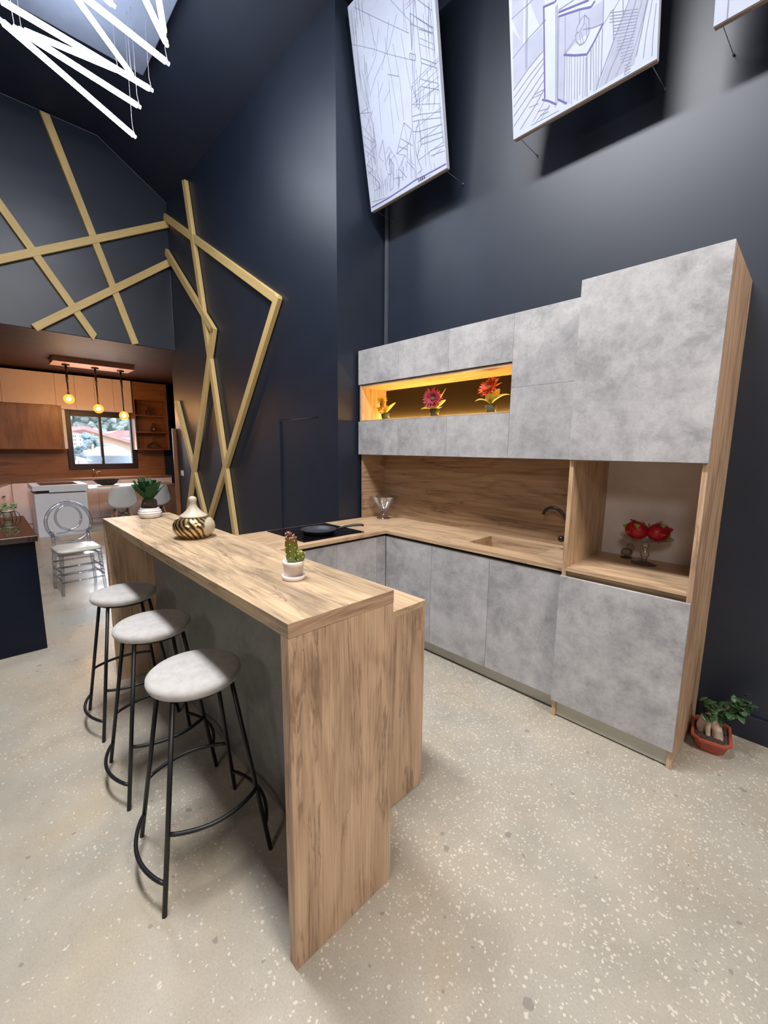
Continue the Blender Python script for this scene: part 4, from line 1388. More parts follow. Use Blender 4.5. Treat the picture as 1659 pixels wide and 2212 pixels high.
ART_A = [(3,0.011,0.03,0.219,0.026,0.401,0.032,0.509,0.039,0.61,0.032,0.808,0.026),(1,0.019,0.068,0.127,0.048,0.22,0.033),(2,0.649,1.038,0.652,0.896,0.66,0.68,0.596,0.49,0.559,0.609,0.535,0.44),(2,0.596,0.999,0.773,0.818),(2,0.596,0.999,0.586,0.798,0.644,1.041),(2,0.674,1.024,0.783,0.905),(2,0.663,0.874,0.773,0.788),(2,0.658,0.937,0.781,0.814),(2,0.589,0.945,0.778,0.788),(1,0.665,0.823,0.779,0.728),(1,0.661,0.792,0.784,0.693),(2,0.664,0.712,0.788,0.616),(2,0.661,0.688,0.79,0.591),(2,0.645,0.602,0.789,0.507),(2,0.644,0.561,0.794,0.468),(2,0.534,0.434,0.601,0.415,0.797,0.342),(2,0.539,0.401,0.606,0.38,0.798,0.307),(2,0.531,0.342,0.588,0.317,0.718,0.287,0.798,0.269),(2,0.601,0.268,0.802,0.222),(2,0.596,0.232,0.803,0.192),(2,0.679,0.16,0.803,0.141),(2,0.68,0.128,0.803,0.108),(1,0.544,0.503,0.618,0.468,0.794,0.39),(2,0.585,0.585,0.589,0.469,0.605,0.444,0.64,0.563),(2,0.596,0.381,0.559,0.33,0.54,0.263,0.548,0.176,0.596,0.232,0.596,0.381),(2,0.548,0.176,0.585,0.078,0.544,0.068),(2,0.53,0.041,0.529,0.184,0.529,0.33,0.534,0.434),(2,0.566,0.792,0.614,0.758,0.61,0.726,0.561,0.76,0.566,0.792),(1,0.606,1.063,0.594,0.851,0.568,0.605),(1,0.632,1.048,0.609,0.786,0.585,0.585),(1,0.747,0.897,0.734,0.72,0.738,0.606),(1,0.781,0.961,0.785,0.854,0.78,0.618,0.793,0.465,0.797,0.301,0.803,0.144),(1,0.765,0.97,0.764,0.785,0.772,0.589),(1,0.704,0.623,0.712,0.505,0.672,0.442),(1,0.756,0.603,0.747,0.413),(1,0.667,0.55,0.648,0.477,0.61,0.411),(1,0.725,0.498,0.69,0.44),(1,0.768,0.478,0.729,0.38),(2,0.452,0.434,0.523,0.358,0.482,0.287,0.352,0.277,0.452,0.434),(2,0.408,0.352,0.519,0.259),(2,0.38,0.312,0.467,0.255),(1,0.352,0.277,0.432,0.234,0.521,0.129),(1,0.452,0.434,0.466,0.32),(1,0.466,0.32,0.461,0.212),(2,0.481,0.139,0.48,0.06),(2,0.432,0.234,0.358,0.174,0.431,0.085),(1,0.407,0.208,0.376,0.154),(2,0.447,0.192,0.518,0.104,0.515,0.046),(2,0.274,0.276,0.31,0.221,0.28,0.074,0.238,0.069),(2,0.236,0.188,0.267,0.169,0.245,0.073),(2,0.274,0.276,0.278,0.165),(2,0.328,0.125,0.348,0.114,0.331,0.041),(1,0.284,0.135,0.391,0.107),(1,0.164,0.117,0.245,0.178),(1,0.107,0.267,0.167,0.131),(2,0.157,0.337,0.22,0.426,0.225,0.323,0.228,0.212),(1,0.157,0.337,0.206,0.283),(1,0.213,0.259,0.302,0.311),(1,0.237,0.325,0.276,0.355,0.346,0.239,0.356,0.162),(1,0.241,0.283,0.293,0.322),(1,0.246,0.246,0.331,0.279),(1,0.09,0.365,0.01,0.341),(1,0.021,0.393,0.149,0.423),(1,0.018,0.437,0.121,0.338),(1,0.004,0.492,0.115,0.369),(1,0.003,0.548,0.119,0.45),(1,0.005,0.616,0.141,0.44),(1,-0.002,0.7,0.122,0.649,0.141,0.44),(1,-0.003,0.754,0.099,0.594),(1,0.045,0.57,0.146,0.651),(1,0.009,0.695,0.118,0.691),(1,0.045,0.973,0.072,0.759,0.129,0.566,0.135,0.347),(1,0.076,0.95,0.098,0.766,0.129,0.626),(1,0.092,0.911,0.104,0.737),(1,0.002,0.891,0.01,0.579,0.012,0.411),(2,0.014,0.297,0.126,0.174,0.143,0.132,0.069,0.131),(2,0.016,0.339,0.073,0.28,0.009,0.27),(1,0.096,0.271,0.096,0.078),(1,0.072,0.274,0.062,0.061),(2,0.128,0.181,0.117,0.056),(1,0.088,0.167,0.14,0.119),(1,0.173,0.164,0.165,0.053),(1,0.197,0.168,0.201,0.054),(1,0.009,1.143,0.225,0.997,0.388,0.877,0.552,0.765),(1,0.065,1.338,0.324,1.114,0.573,0.901),(1,0.227,1.062,0.249,1.008,0.207,0.963),(2,0.34,0.785,0.445,0.72),(1,0.48,1.06,0.375,0.923,0.216,0.835,0.13,0.75),(1,0.401,1.076,0.36,0.96,0.284,0.838),(1,0.298,1.088,0.238,0.947,0.117,0.86),(1,0.346,1.003,0.374,0.731,0.405,0.468),(1,0.417,0.924,0.451,0.693,0.454,0.446),(1,0.282,0.765,0.213,0.698),(1,0.345,0.69,0.271,0.644),(1,0.233,0.802,0.216,0.468),(1,0.344,0.746,0.339,0.593,0.341,0.407),(1,0.212,1.212,0.239,1.013),(1,0.545,1.099,0.555,0.911),(1,0.5,0.941,0.546,0.586),(1,0.436,1.162,0.614,0.928),(1,0.042,1.339,0.032,1.137),(1,0.029,1.335,0.031,1.187),(1,0.674,0.074,0.669,0.038),(1,0.702,0.075,0.707,0.036),(1,0.575,0.075,0.577,0.016,0.666,0.014),(1,0.665,0.166,0.664,0.078),(1,0.63,0.193,0.626,0.081),(1,0.698,0.115,0.774,0.132)]
ART_B = [(3,0.208,0.538,0.274,0.521,0.283,0.525),(3,0.211,0.536,0.209,0.115),(3,0.193,0.117,0.233,0.091,0.278,0.053),(3,0.287,0.073,0.339,0.029),(2,0.28,0.501,0.275,0.059),(2,0.288,0.504,0.284,0.069),(2,0.296,0.439,0.288,0.209,0.287,0.073),(3,0.294,0.465,0.384,0.442,0.457,0.423),(2,0.294,0.475,0.379,0.469),(3,0.293,0.447,0.405,0.413,0.468,0.388,0.488,0.401),(2,0.33,0.429,0.329,0.261,0.322,0.032),(3,0.323,0.262,0.384,0.227,0.449,0.197),(3,0.449,0.197,0.49,0.236,0.53,0.284),(2,0.53,0.284,0.479,0.295,0.427,0.316),(2,0.449,0.197,0.451,0.008),(2,0.329,0.261,0.384,0.298),(2,0.408,0.414,0.408,0.35),(2,0.395,0.318,0.387,0.314,0.39,0.286,0.411,0.257,0.438,0.256,0.459,0.283,0.458,0.343,0.437,0.372,0.416,0.367,0.395,0.34,0.392,0.32,0.408,0.315,0.432,0.336,0.437,0.372),(1,0.417,0.311,0.433,0.25),(1,0.409,0.307,0.417,0.254),(1,0.443,0.335,0.449,0.267),(1,0.34,0.248,0.339,0.034),(1,0.354,0.241,0.351,0.023),(1,0.365,0.235,0.365,0.012),(1,0.384,0.223,0.382,0.027),(1,0.398,0.215,0.397,0.015),(1,0.414,0.207,0.411,0.034),(1,0.431,0.198,0.428,0.01),(1,0.444,0.187,0.44,0.013),(2,0.47,0.217,0.469,0.026),(1,0.48,0.224,0.488,0.013),(1,0.496,0.233,0.499,0.012),(1,0.511,0.246,0.509,0.03),(2,0.528,0.266,0.524,0.066),(2,0.531,0.38,0.53,0.282),(2,0.653,0.308,0.582,0.178,0.514,0.049,0.501,0.015),(2,0.578,0.316,0.584,0.185),(1,0.574,0.315,0.533,0.28),(1,0.606,0.336,0.578,0.308),(2,0.625,0.325,0.627,0.268),(2,0.686,0.289,0.631,0.152,0.574,0.071,0.548,0.019),(1,0.713,0.273,0.677,0.163,0.642,0.087,0.598,0.025),(2,0.736,0.26,0.714,0.143,0.694,0.06),(1,0.74,0.258,0.688,0.104,0.64,0.012),(1,0.758,0.247,0.737,0.13,0.727,0.034),(1,0.776,0.225,0.768,0.113,0.766,0.022),(2,0.014,0.594,0.147,0.604),(2,0.013,0.408,0.124,0.449,0.222,0.474),(2,0.108,0.627,0.094,0.308),(2,0.116,0.623,0.102,0.313),(2,0.012,0.25,0.113,0.308,0.213,0.347),(2,0.011,0.212,0.119,0.271,0.21,0.31),(2,0.009,0.167,0.124,0.239,0.209,0.287),(2,0.007,0.119,0.136,0.199,0.208,0.245),(2,0.008,0.069,0.141,0.162,0.208,0.207),(2,0.048,0.033,0.146,0.105,0.207,0.162),(1,0.131,0.034,0.205,0.102),(1,0.15,0.026,0.239,0.069),(1,0.182,0.024,0.239,0.062),(1,0.118,0.022,0.292,0.017),(1,0.147,0.164,0.204,0.161),(1,0.128,0.154,0.197,0.145),(1,0.107,0.118,0.171,0.108),(1,0.164,0.072,0.226,0.058),(1,0.176,0.046,0.232,0.04),(1,0.268,0.043,0.287,0.063),(1,0.64,-0.005,0.667,-0.002),(1,0.64,0.008,0.669,0.011),(1,0.64,0.022,0.67,0.023),(1,0.64,0.035,0.672,0.035),(1,0.64,0.048,0.673,0.047),(1,0.62,0.071,0.675,0.06),(1,0.62,0.084,0.676,0.072),(1,0.62,0.097,0.677,0.084),(1,0.62,0.11,0.679,0.096),(1,0.601,0.134,0.68,0.108),(1,0.601,0.147,0.682,0.12),(1,0.601,0.16,0.683,0.132),(1,0.601,0.172,0.684,0.144),(1,0.601,0.185,0.686,0.155),(1,0.582,0.209,0.687,0.167),(1,0.582,0.222,0.689,0.179),(1,0.582,0.234,0.69,0.19),(1,0.582,0.247,0.691,0.202),(1,0.562,0.271,0.693,0.214),(1,0.563,0.284,0.694,0.225),(1,0.563,0.296,0.695,0.237),(1,0.563,0.309,0.697,0.248)]
ART_S = [(1,0.021,0.678,0.093,0.636,0.079,0.44,0.017,0.588),(1,0.123,0.618,0.217,0.563,0.213,0.477,0.186,0.465),(1,0.018,0.54,0.089,0.43,0.198,0.459,0.207,0.353,0.013,0.255),(1,0.33,0.424,0.405,0.411,0.468,0.383,0.528,0.381,0.528,0.287,0.479,0.297,0.448,0.289,0.409,0.285,0.329,0.261),(1,0.653,0.308,0.736,0.26,0.686,0.031,0.634,0.023,0.509,0.016,0.582,0.174),(1,0.29,0.442,0.324,0.428,0.322,0.037,0.293,0.075)]
rnd = random.Random(21)
ART_A2 = []
for k in range(46):           # more of the tower blocks higher up and along the sides
    u = rnd.choice([rnd.uniform(0.02, 0.16), rnd.uniform(0.52, 0.80)])
    v = rnd.uniform(0.1, 1.3)
    ART_A2.append((1, u, v, u + rnd.uniform(-0.015, 0.03), min(1.36, v + rnd.uniform(0.1, 0.3))))
for k in range(16):
    v = rnd.uniform(0.06, 1.25)
    ART_A2.append((1, 0.56, v, 0.80, v + rnd.uniform(-0.01, 0.03)))
for k in range(26):
    u = rnd.uniform(0.06, 0.5)
    v = rnd.uniform(0.05, 0.22)
    ART_A2.append((1, u, v, u + rnd.uniform(-0.01, 0.02), v + rnd.uniform(0.03, 0.14)))
canvas(-2.0123, 3.5742, 0.812, 1.375, 'leftmost large canvas with a fine city street sketch on the dark wall', ART_A + ART_A2, None,
       [(0.545 + 0.018 * k, 0.555 + 0.018 * k, 0.012, 0.028) for k in range(4)])
canvas(-0.6682, 3.5098, 0.789, 1.375, 'middle large canvas with a violet sketched interior with basin and pillar', ART_B, ART_S, None)
ART_C = [(2, 0.05, 0.0, 0.05, 1.3), (2, 0.12, 0.05, 0.12, 1.3), (2, 0.0, 0.22, 0.35, 0.45, 0.78, 0.52), (1, 0.0, 0.12, 0.30, 0.33), (2, 0.32, 0.12, 0.32, 0.9), (2, 0.32, 0.12, 0.6, 0.2, 0.6, 0.8),
         (1, 0.2, 0.05, 0.2, 0.6), (1, 0.24, 0.05, 0.24, 0.6), (1, 0.4, 0.05, 0.75, 0.4), (1, 0.45, 0.05, 0.78, 0.35)]
canvas(0.3478, 3.5093, 0.789, 1.375, 'rightmost large canvas, only its lower left corner showing at the top edge', ART_C, [(1, 0.06, 0.06, 0.11, 0.06, 0.11, 1.2, 0.06, 1.2)], None)

# ------------------------------------------------------------------ tube lights hanging from a pale canopy
o = MB().box(-4.31, -1.9, -1.2, 1.065, 5.28, 5.36).build('ceiling_canopy', 'canopy_white', None, 0.01)
tag(o, 'pale rectangular panel under the dark ceiling from which the tube lights hang', 'ceiling panel')
hg = MB()
for x in (-4.0, -2.2):
    for y in (-0.9, 0.7):
        hg.tube([(x, y, 5.36), (x, y, 5.53)], 0.012, 8)
hg.build('hanger', 'black_metal', o)
TUBES = [
    ((-3.258, -0.115, 4.38), (-3.796, 0.785, 4.38), 'lowest tube light, its end nearest the batten on the gable wall'),
    ((-3.497, -0.01, 4.55), (-3.604, 0.781, 4.52), 'tube light just above the lowest one, both starting close together at the left'),
    ((-3.387, -0.102, 4.6), (-3.481, 0.851, 4.62), 'long tube light third from the bottom, its left end in the corner of the photo'),
    ((-3.99, 0.091, 4.9), (-3.801, 0.686, 4.85), 'thin looking tube light behind the lower ones, higher up and farther off'),
    ((-3.145, 0.261, 4.75), (-3.661, 0.771, 4.78), 'steep tube light crossing behind the third one'),
    ((-2.965, 0.264, 4.62), (-3.05, 0.849, 4.58), 'tube light right of the crossing pair, over the middle of the pale panel'),
    ((-2.666, 0.566, 4.66), (-2.951, 0.823, 4.64), 'short steep tube light near the right edge of the pale panel, lower of the pair'),
    ((-2.765, 0.713, 4.85), (-3.122, 0.878, 4.85), 'steep tube light near the right edge of the pale panel, upper of the pair'),
    ((-3.204, 0.30, 4.95), (-3.302, 0.559, 4.95), 'tube light of which only the tip shows at the top edge of the photo'),
]
for a, b2, lbl in TUBES:
    a, b2 = Vector(a), Vector(b2)
    t = thing('tube_light', (a + b2) / 2, lbl, 'tube light', 'glowing white tube lights hanging at angles')
    d_ = (b2 - a).normalized()
    MB().tube([a, b2], 0.021, 10).build('tube', 'led_white', t)
    for p, s in ((a, -1), (b2, 1)):
        e = p + d_ * s * 0.03
        MB().tube([p, e], 0.016, 10).build('end_cap', 'clear_acrylic', t)
        q = p + d_ * s * 0.022
        MB().tube([q, q + Vector((-0.02 * s, -0.01, 0.10)), Vector((q.x - 0.025 * s, q.y - 0.012, 5.28))], 0.0013, 5).build('cord', 'switch_plastic', t)

# ------------------------------------------------------------------ black island at the left
t = thing('display_island', (-3.6, -1.0, 0), 'glossy navy black island at the left edge with a dark reflecting top', 'island')
MB().box(-4.20, -3.085, -2.2, -0.285, 0.0, 0.855).build('body', 'island_black', t, 0.003)
MB().box(-4.235, -3.02, -2.25, -0.272, 0.857, 0.90).build('top', 'island_top', t, 0.002)
c = (-4.10, -0.385, 0.90)
t = thing('potted_jade', c, 'little green plant in a cream cup with wire stand on the black island', 'potted plant')
MB().lathe([(0.0, 0.012), (0.030, 0.012), (0.041, 0.070), (0.044, 0.073), (0.040, 0.074), (0.036, 0.066), (0.0, 0.064)], 28, c).build('cup', 'planter_cream', t)
ws_ = MB()
ws_.tube([(c[0] + 0.045 * math.cos(2 * PI * k / 24), c[1] + 0.045 * math.sin(2 * PI * k / 24), c[2] + 0.066) for k in range(24)], 0.0025, 6, True)
for k in range(6):
    a = 2 * PI * k / 6 + 0.3
    pts = [(c[0] + r * math.cos(a), c[1] + r * math.sin(a), c[2] + z) for r, z in ((0.045, 0.066), (0.064, 0.060), (0.080, 0.036), (0.086, 0.0025))]
    ws_.tube(pts, 0.0025, 6)
ws_.build('wire_stand', 'black_metal', t)
MB().tube([(c[0], c[1], c[2] + 0.06), (c[0] + 0.006, c[1] + 0.006, c[2] + 0.105)], 0.007, 8).build('stem', 'ginseng_bark', t)
lf = MB()
rnd = random.Random(5)
for k in range(34):
    if k < 20:
        p = (c[0] + rnd.uniform(-0.035, 0.035), c[1] + 0.014 + rnd.uniform(-0.042, 0.05), c[2] + 0.115 + rnd.uniform(-0.018, 0.024))
    else:
        p = (c[0] + rnd.uniform(-0.02, 0.02), c[1] - 0.053 + rnd.uniform(-0.028, 0.02), c[2] + 0.084 + rnd.uniform(-0.028, 0.014))
    o2 = MB().ball(p, rnd.uniform(0.010, 0.015), 8, 6, (1, 1, 0.5), 0.1)
    lf.add(o2.v, o2.f, True)
lf.build('foliage', 'jade_green', t)

# ------------------------------------------------------------------ clear round-backed chair
t = thing('clear_chair', (-4.60, 0.150, 0), 'clear acrylic chair with round looped back and cream seat pad', 'chair', None, R_(4))
A_ = 'clear_acrylic'


def rsq(hx, hy, r, n=6):
    out = []
    for cx, cy, a0 in ((hx - r, hy - r, 0), (-hx + r, hy - r, 90), (-hx + r, -hy + r, 180), (hx - r, -hy + r, 270)):
        for k in range(n + 1):
            a = R_(a0 + 90 * k / n)
            out.append((cx + r * math.cos(a), cy + r * math.sin(a)))
    return out


o1 = rsq(0.205, 0.200, 0.07)
vs, n_ = [], len(o1)
lv = [(0.97, 0.448), (1.0, 0.455), (1.0, 0.468), (0.96, 0.478), (0.75, 0.484), (0.3, 0.486)]
for s, z in lv:
    vs += [(p[0] * s, p[1] * s, z) for p in o1]
fs = [(i * n_ + k, i * n_ + (k + 1) % n_, (i + 1) * n_ + (k + 1) % n_, (i + 1) * n_ + k) for i in range(len(lv) - 1) for k in range(n_)]
fs += [tuple(range(n_ - 1, -1, -1)), tuple((len(lv) - 1) * n_ + k for k in range(n_))]
MB().add(vs, fs, True).build('seat_pad', 'cream_vinyl', t, world=False)
MB().prism(rsq(0.200, 0.195, 0.06), 2, 0.418, 0.447).build('seat_frame', A_, t, world=False)


def turned(p0, p1, r):
    p0, p1 = Vector(p0), Vector(p1)
    mb = MB()
    pts, rs = [], []
    for k in range(25):
        u = k / 24
        pts.append(p0.lerp(p1, u))
        rs.append(r * (1.25 if k in (12, 16, 20) else 1.0) * (1.0 - 0.25 * (1 - u)))
    return mb.tube(pts, rs, 12)


for sx, sy in ((1, -1), (1, 1), (-1, -1), (-1, 1)):
    turned((sx * 0.195, sy * 0.190, 0.0), (sx * 0.172, sy * 0.168, 0.42), 0.0185).build('leg', A_, t, world=False)
for z in (0.14, 0.22, 0.30):
    k = 0.195 - 0.05 * z
    for s in (-1, 1):
        MB().tube([(s * k, -k, z), (s * k, k, z)], 0.0085, 8).build('stretcher', A_, t, world=False)
        if z < 0.25:
            MB().tube([(-k, s * k, z + 0.03), (k, s * k, z + 0.03)], 0.0085, 8).build('stretcher', A_, t, world=False)
bxr, lean = -0.175, 0.16


def B(y, z):
    return (bxr - (z - 0.45) * lean, y, z)


rc, rr_ = 0.715, 0.205
MB().tube([B(rr_ * math.sin(2 * PI * k / 40), rc + (rr_ + 0.01) * math.cos(2 * PI * k / 40)) for k in range(40)], 0.0165, 12, True).build('back_ring', A_, t, world=False)
lp = []
for k in range(33):
    u = k / 32
    a = PI * (1.30 - 2.60 * u)
    lp.append(B(0.118 * math.sin(a) * (-1), 0.762 + 0.135 * math.cos(a)))
lp = [B(-0.185, 0.625), B(-0.12, 0.600), B(-0.05, 0.605), B(0.02, 0.632)] + [B(0.118 * math.sin(R_(x)), 0.765 - 0.135 * math.cos(R_(x))) for x in range(35, 330, 15)] + [B(-0.02, 0.632), B(0.05, 0.605), B(0.12, 0.600), B(0.185, 0.625)]
MB().tube(lp, 0.0115, 10).build('back_loop', A_, t, world=False)
for s in (-1, 1):
    MB().tube([(bxr, s * 0.165, 0.44), B(s * 0.160, 0.60)], 0.016, 10).build('back_post', A_, t, world=False)

# ------------------------------------------------------------------ far kitchen
FXB, FXU = -9.28, -9.5
HK = 0.905
ys = [-0.12, 0.33, 0.76, 1.19, 1.60, 2.03, 2.62]
fl = ['far pink base cabinet in the left corner behind the white island', 'far pink base cabinet hidden mostly by the white island', 'far pink base cabinet just right of the white island',
      'far pink base cabinet under the table left of the first shell chair', 'far pink base cabinet between the two white shell chairs', 'far pink drawer cabinet at the right end of the back run']
for k in range(6):
    y0, y1 = ys[k], ys[k + 1]
    t = thing('base_cabinet', (FXB - 0.27, (y0 + y1) / 2, 0), fl[k], 'cabinet', 'pink base cabinets of the far kitchen')
    MB().box(KX + 0.002, FXB - 0.02, y0, y1, 0.09, HK - 0.032).build('carcass', 'pink_lacquer', t)
    if k == 5:
        for z0, z1 in ((0.10, 0.49), (0.51, 0.68), (0.70, HK - 0.035)):
            MB().box(FXB - 0.018, FXB, y0 + 0.002, y1 - 0.002, z0, z1).build('drawer_front', 'pink_lacquer', t)
        MB().box(FXB - 0.017, FXB - 0.004, y0 + 0.01, y1 - 0.01, 0.492, 0.508).build('shadow_gap', 'shadow_gap_profile', t)
    else:
        MB().box(FXB - 0.018, FXB, y0 + 0.003, y1 - 0.003, 0.10, HK - 0.045).build('door', 'pink_lacquer', t)
    MB().box(FXB - 0.07, FXB - 0.05, y0, y1, 0.0, 0.09).build('plinth', 'pink_lacquer', t)
t = thing('base_cabinet', (-8.6, -0.45, 0), 'pink cabinet run along the left side of the far kitchen', 'cabinet')
LR = [(-9.30, -0.12), (-8.34, -0.315), (-7.40, -0.505)]
MB().prism([(KX + 0.005, -0.125), (-9.30, -0.14), (-8.34, -0.335), (-7.40, -0.525), (-7.40, -1.0), (KX + 0.005, -1.0)], 2, 0.0, HK - 0.032).build('carcass', 'pink_lacquer', t)
for p, q in zip(LR[:-1], LR[1:]):
    p, q = Vector((p[0], p[1], 0)), Vector((q[0], q[1], 0))
    d_ = (q - p).normalized()
    m_ = (p + q) / 2
    o = MB().obox((m_.x, m_.y - 0.010, 0.48), d_ * ((q - p).length / 2 - 0.004), Vector((d_.y, -d_.x, 0)) * 0.009, (0, 0, 0.38)).build('door', 'pink_lacquer', t)
    e = q - d_ * 0.10
    MB().tube([(e.x, e.y + 0.016, 0.70), (e.x - d_.x * 0.14, e.y - d_.y * 0.14 + 0.016, 0.70)], 0.010, 8).build('handle', 'black_metal', o)
t = thing('worktop', (-9.5, 1.2, HK), 'brown wooden worktop of the far kitchen below the window', 'worktop')
MB().box(KX + 0.002, FXB + 0.0195, -1.0, 2.63, HK - 0.03, HK).build('back_run', 'walnut_y', t)
MB().prism([(FXB + 0.02, -0.115), (-8.34, -0.305), (-7.40, -0.495), (-7.40, -1.0), (FXB + 0.02, -1.0)], 2, HK - 0.03, HK).build('side_run', 'walnut_x', t)
o = MB().box(KX + 0.001, KX + 0.016, -0.75, 0.822, HK, 1.50).box(KX + 0.001, KX + 0.016, 2.098, 2.66, HK, 1.50).box(KX + 0.001, KX + 0.016, 0.822, 2.098, HK, 1.068).build('splashback', 'walnut_y')
tag(o, 'brown wooden splashback around the far kitchen window', 'splashback')
wl_ = [(-0.75, -0.093, 2.335, 'far pink wall cabinet at the left picture edge'), (-0.093, 0.687, 2.335, 'wide far pink wall cabinet above the brown cabinet'), (0.687, 1.00, 2.275, 'far pink wall cabinet behind the left amber bulb'),
       (1.00, 1.325, 2.275, 'far pink wall cabinet between the left and middle amber bulbs'), (1.325, 1.651, 2.275, 'far pink wall cabinet between the middle and right amber bulbs'), (1.651, 1.992, 2.275, 'far pink wall cabinet next to the open wooden shelf')]
for y0, y1, z0, lbl in wl_:
    t = thing('wall_cabinet', (FXU, (y0 + y1) / 2, z0), lbl, 'cabinet', 'pink wall cabinets of the far kitchen')
    MB().box(KX + 0.002, FXU - 0.02, y0, y1, z0, 2.93).build('carcass', 'pink_lacquer', t)
    MB().box(FXU - 0.018, FXU, y0 + 0.003, y1 - 0.003, z0 - 0.004, 2.932).build('door', 'pink_lacquer', t)
t = thing('hood_cabinet', (FXU, 0.0, 1.49), 'brown wooden wall cabinet left of the far window with pale side', 'cabinet')
MB().box(KX + 0.002, FXU + 0.02, -0.75, 0.750, 1.485, 2.325).build('front', 'walnut_z', t, 0.002)
MB().box(KX + 0.02, FXU + 0.01, 0.752, 0.800, 1.495, 2.262).build('side_panel', 'matte_white', t)
t = thing('open_shelf', (FXU, 2.35, 1.48), 'brown open shelf unit right of the far window with glassware', 'shelf')
MB().box(KX + 0.002, FXU, 2.015, 2.035, 1.48, 2.93).build('side_panel', 'walnut_z', t)
MB().box(KX + 0.002, FXU, 2.675, 2.695, 1.48, 2.93).build('side_panel', 'walnut_z', t)
MB().box(KX + 0.002, KX + 0.015, 2.035, 2.675, 1.50, 2.91).build('back_panel', 'walnut_y', t)
MB().box(KX + 0.015, FXU - 0.004, 2.035, 2.675, 2.575, 2.93).build('flap', 'walnut_y', t)
for z in (1.48, 1.855, 2.215, 2.56):
    MB().box(KX + 0.015, FXU, 2.035, 2.675, z, z + 0.018).build('shelf_board', 'walnut_y', t)
GL = 'glassware on the far open shelf'
for z, lbl, sc_, yy in ((1.498, 'wide glass dish on the bottom board of the far shelf', 1.6, 2.40), (1.873, 'glass jug on the middle board of the far shelf', 1.0, 2.42), (2.233, 'small glass carafe on the top board of the far shelf', 0.8, 2.34)):
    c = (-9.64, yy, z)
    t = thing('glass_vessel', c, lbl, 'glassware', GL)
    if sc_ > 1.2:
        MB().lathe([(0.0, 0.0), (0.06, 0.0), (0.10, 0.03), (0.155, 0.055), (0.15, 0.075), (0.09, 0.12), (0.03, 0.16), (0.02, 0.19), (0.03, 0.21), (0.0, 0.215)], 24, c).build('body', 'smoky_glass', t)
    else:
        MB().lathe([(0.0, 0.0), (0.06 * sc_, 0.0), (0.085 * sc_, 0.05), (0.07 * sc_, 0.11), (0.03 * sc_, 0.14), (0.045 * sc_, 0.18), (0.0, 0.18)], 24, c).build('body', 'smoky_glass', t)
    MB().lathe([(0.0, 0.18), (0.02, 0.185), (0.022, 0.20), (0.0, 0.22)], 12, (c[0], c[1], c[2] + (0.035 if sc_ > 1.2 else 0.0))).build('stopper', 'smoky_glass', t)
t = thing('kitchen_tap', (-9.68, 1.20, HK), 'small brass tap at the far kitchen window', 'tap')
MB().tube([(-9.68, 1.20, HK), (-9.68, 1.20, HK + 0.14), (-9.62, 1.20, HK + 0.16), (-9.56, 1.20, HK + 0.14)], 0.011, 8).build('spout', 'brass', t)
MB().tube([(-9.68, 1.27, HK), (-9.68, 1.27, HK + 0.11)], 0.011, 8).tube([(-9.68, 1.27, HK + 0.10), (-9.68, 1.34, HK + 0.12)], 0.009, 8).build('handle', 'brass', t)

# white island with hob
t = thing('kitchen_island', (-8.5, 0.46, 0), 'plain white island block in the far kitchen', 'island')
MB().box(-8.90, -8.15, 0.100, 0.830, 0.0, 0.745).build('body', 'matte_white', t, 0.002)
MB().box(-8.88, -8.19, 0.125, 0.800, 0.745, 0.800).build('groove', 'shadow_gap_profile', t)
MB().box(-8.90, -8.10, 0.300, 0.838, 0.765, 0.800).build('rail', 'matte_white', t, 0.002)
MB().box(-8.95, -8.10, 0.080, 0.850, 0.800, 0.882).build('top', 'matte_white', t, 0.002)
o = MB().box(-8.82, -8.22, 0.20, 0.72, 0.8825, 0.888).build('hob', 'black_glass')
tag(o, 'dark hob plate on top of the white island', 'hob')
# brown table joined to the island
t = thing('dining_table', (-8.5, 1.6, 0), 'white topped table with brown wooden end, joined to the right of the white island', 'table')
o = MB().box(-8.95, -8.12, 0.852, 2.02, 0.770, 0.800).build('tabletop', 'matte_white', t, 0.002)
o['label'] = 'white table top'
MB().box(-8.95, -8.12, 2.021, 2.37, 0.755, 0.800).build('end_section', 'walnut_gloss', t, 0.002)
MB().box(-8.95, -8.12, 2.31, 2.37, 0.0, 0.755).build('leg_panel', 'walnut_z', t, 0.002)
c = (-8.48, 1.235, 0.800)
t = thing('fruit_bowl', c, 'dark wicker leaf shaped bowl on a pale tray on the far table', 'bowl')
MB().lathe([(0.0, 0.0), (0.12, 0.0), (0.17, 0.012), (0.165, 0.018), (0.0, 0.012)], 28, c, squash=(0.8, 1.15)).build('tray', 'white_ceramic', t)


def bowlf(a, z):
    return 1 + 0.35 * max(0, math.cos(a + PI / 2)) ** 3


MB().lathe([(0.0, 0.014), (0.06, 0.014), (0.11, 0.055), (0.15, 0.125), (0.155, 0.134), (0.145, 0.130), (0.10, 0.058), (0.0, 0.026)], 36, c, lfun=bowlf, squash=(0.7, 1.25)).build('bowl', 'wicker_black', t)
rnd = random.Random(3)
pb = MB()
for k in range(24):
    a, r = rnd.uniform(0, 2 * PI), rnd.uniform(0, 0.10)
    o2 = MB().ball((c[0] + 0.7 * r * math.cos(a), c[1] + 1.2 * r * math.sin(a), c[2] + 0.055 + rnd.uniform(0, 0.03)), rnd.uniform(0.018, 0.03), 8, 6, (1, 1, 0.8), 0.15)
    pb.add(o2.v, o2.f, True)
pb.build('cones', 'wicker_black', t)


